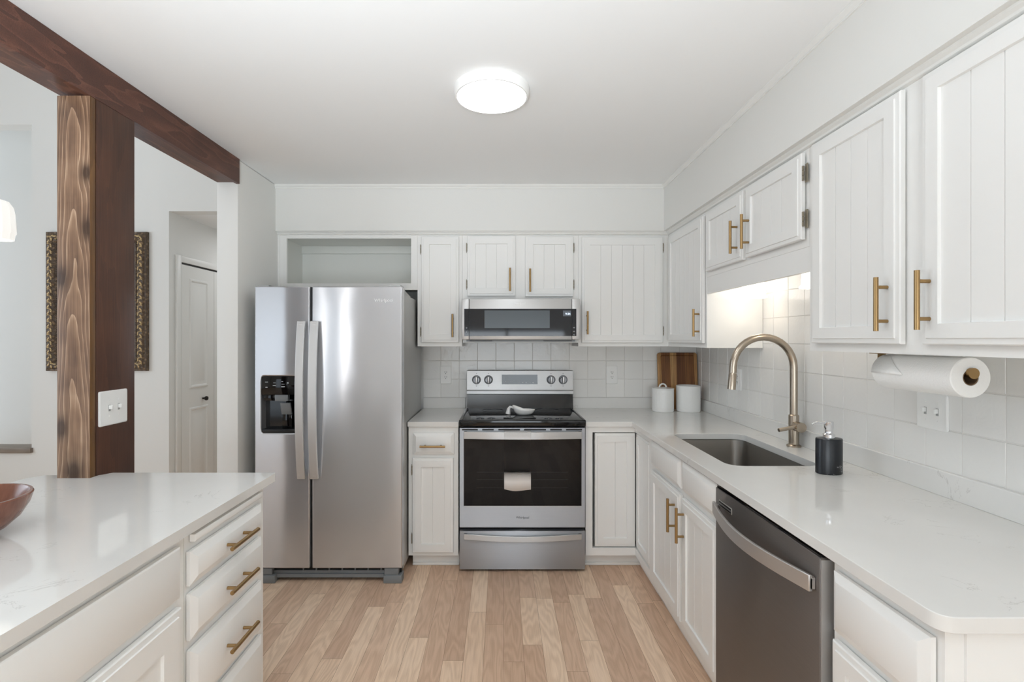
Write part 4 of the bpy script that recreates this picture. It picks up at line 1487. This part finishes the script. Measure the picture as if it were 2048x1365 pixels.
pd = thing('pendant_lamp', (-2.63, 2.6, 3.8), 'lit ribbed white glass lamp shade in the dining room', 'lamp')
MB().cyl((-2.63, 2.6, 3.8), (-2.63, 2.6, 2.12), 0.006, 10).build('rod', 'nickel', pd)
MB().lathe([(0.02, 0.21), (0.05, 0.20), (0.068, 0.17), (0.073, 0.14), (0.079, 0.04), (0.073, 0.028), (0.070, 0.0), (0.066, 0.0), (0.066, 0.14), (0.045, 0.19), (0.02, 0.20)], (-2.63, 2.6, 1.92), 40, ripple=(0.03, 14)).build('shade', 'pendant', pd)

# mirror on the dining wall
mr = thing('wall_mirror', (-3.204, 3.98, 1.15), 'ornate antique gilt framed mirror on the dining room wall behind the post', 'mirror')
ax0, ax1, az0, az1 = -3.604, -2.804, 1.150, 2.250


def mrect(ins, y):
    return [(ax0 + ins, y, az0 + ins), (ax1 - ins, y, az0 + ins), (ax1 - ins, y, az1 - ins), (ax0 + ins, y, az1 - ins)]


MB().rings([mrect(0, 3.979), mrect(0, 3.955), mrect(0.006, 3.948), mrect(0.016, 3.948), mrect(0.024, 3.938), mrect(0.05, 3.930), mrect(0.072, 3.945), mrect(0.080, 3.952), mrect(0.088, 3.952), mrect(0.110, 3.962), mrect(0.110, 3.979)], False, False).build('frame', 'gilt', mr)
mb = MB()
ell = [(0.0, -1.0), (0.6, -0.8), (0.95, -0.3), (0.95, 0.3), (0.6, 0.8), (0.0, 1.0)]


def leaf(x, z, a, l, w):
    k = MB().lathe([(q[0] * w, q[1] * l) for q in ell], (0, 0, 0), 8)
    ca, sa = math.cos(a), math.sin(a)
    k.move(lambda p: Vector((x + p.x * ca - p.z * sa, 3.934 + p.y * 0.5, z + p.x * sa + p.z * ca)))
    mb.add(k.v, k.f)


for i in range(40):
    z = az0 + 0.05 + i * (az1 - az0 - 0.10) / 39
    for x in (ax0 + 0.045, ax1 - 0.045):
        sgn = 1 if i % 2 else -1
        leaf(x + 0.007 * sgn, z, 0.7 * sgn, 0.017, 0.0075)
        leaf(x - 0.012 * sgn, z + 0.008, -0.9 * sgn, 0.009, 0.006)
for i in range(28):
    x = ax0 + 0.06 + i * (ax1 - ax0 - 0.12) / 27
    for z in (az0 + 0.045, az1 - 0.045):
        sgn = 1 if i % 2 else -1
        leaf(x, z + 0.007 * sgn, 0.87 + 0.7 * sgn, 0.017, 0.0075)
        leaf(x + 0.008, z - 0.012 * sgn, 0.87 - 0.9 * sgn, 0.009, 0.006)
mb.build('carving', 'gilt_high', mr, angle=80)['kind'] = 'stuff'
mb = MB()
for i in range(66):
    z = az0 + 0.085 + i * (az1 - az0 - 0.17) / 65
    for x in (ax0 + 0.084, ax1 - 0.084):
        mb.lathe([(0, -0.006), (0.004, -0.004), (0.0055, 0), (0.004, 0.004), (0, 0.006)], (x, 3.951, z), 6)
for i in range(46):
    x = ax0 + 0.085 + i * (ax1 - ax0 - 0.17) / 45
    for z in (az0 + 0.084, az1 - 0.084):
        mb.lathe([(0, -0.006), (0.004, -0.004), (0.0055, 0), (0.004, 0.004), (0, 0.006)], (x, 3.951, z), 6)
mb.build('beading', 'gilt', mr)['kind'] = 'stuff'
MB().box(ax0 + 0.109, 3.966, az0 + 0.109, ax1 - 0.109, 3.972, az1 - 0.109).build('glass', 'mirror', mr)

# drop builder bookkeeping
for o in bpy.data.objects:
    if '_world' in o:
        del o['_world']
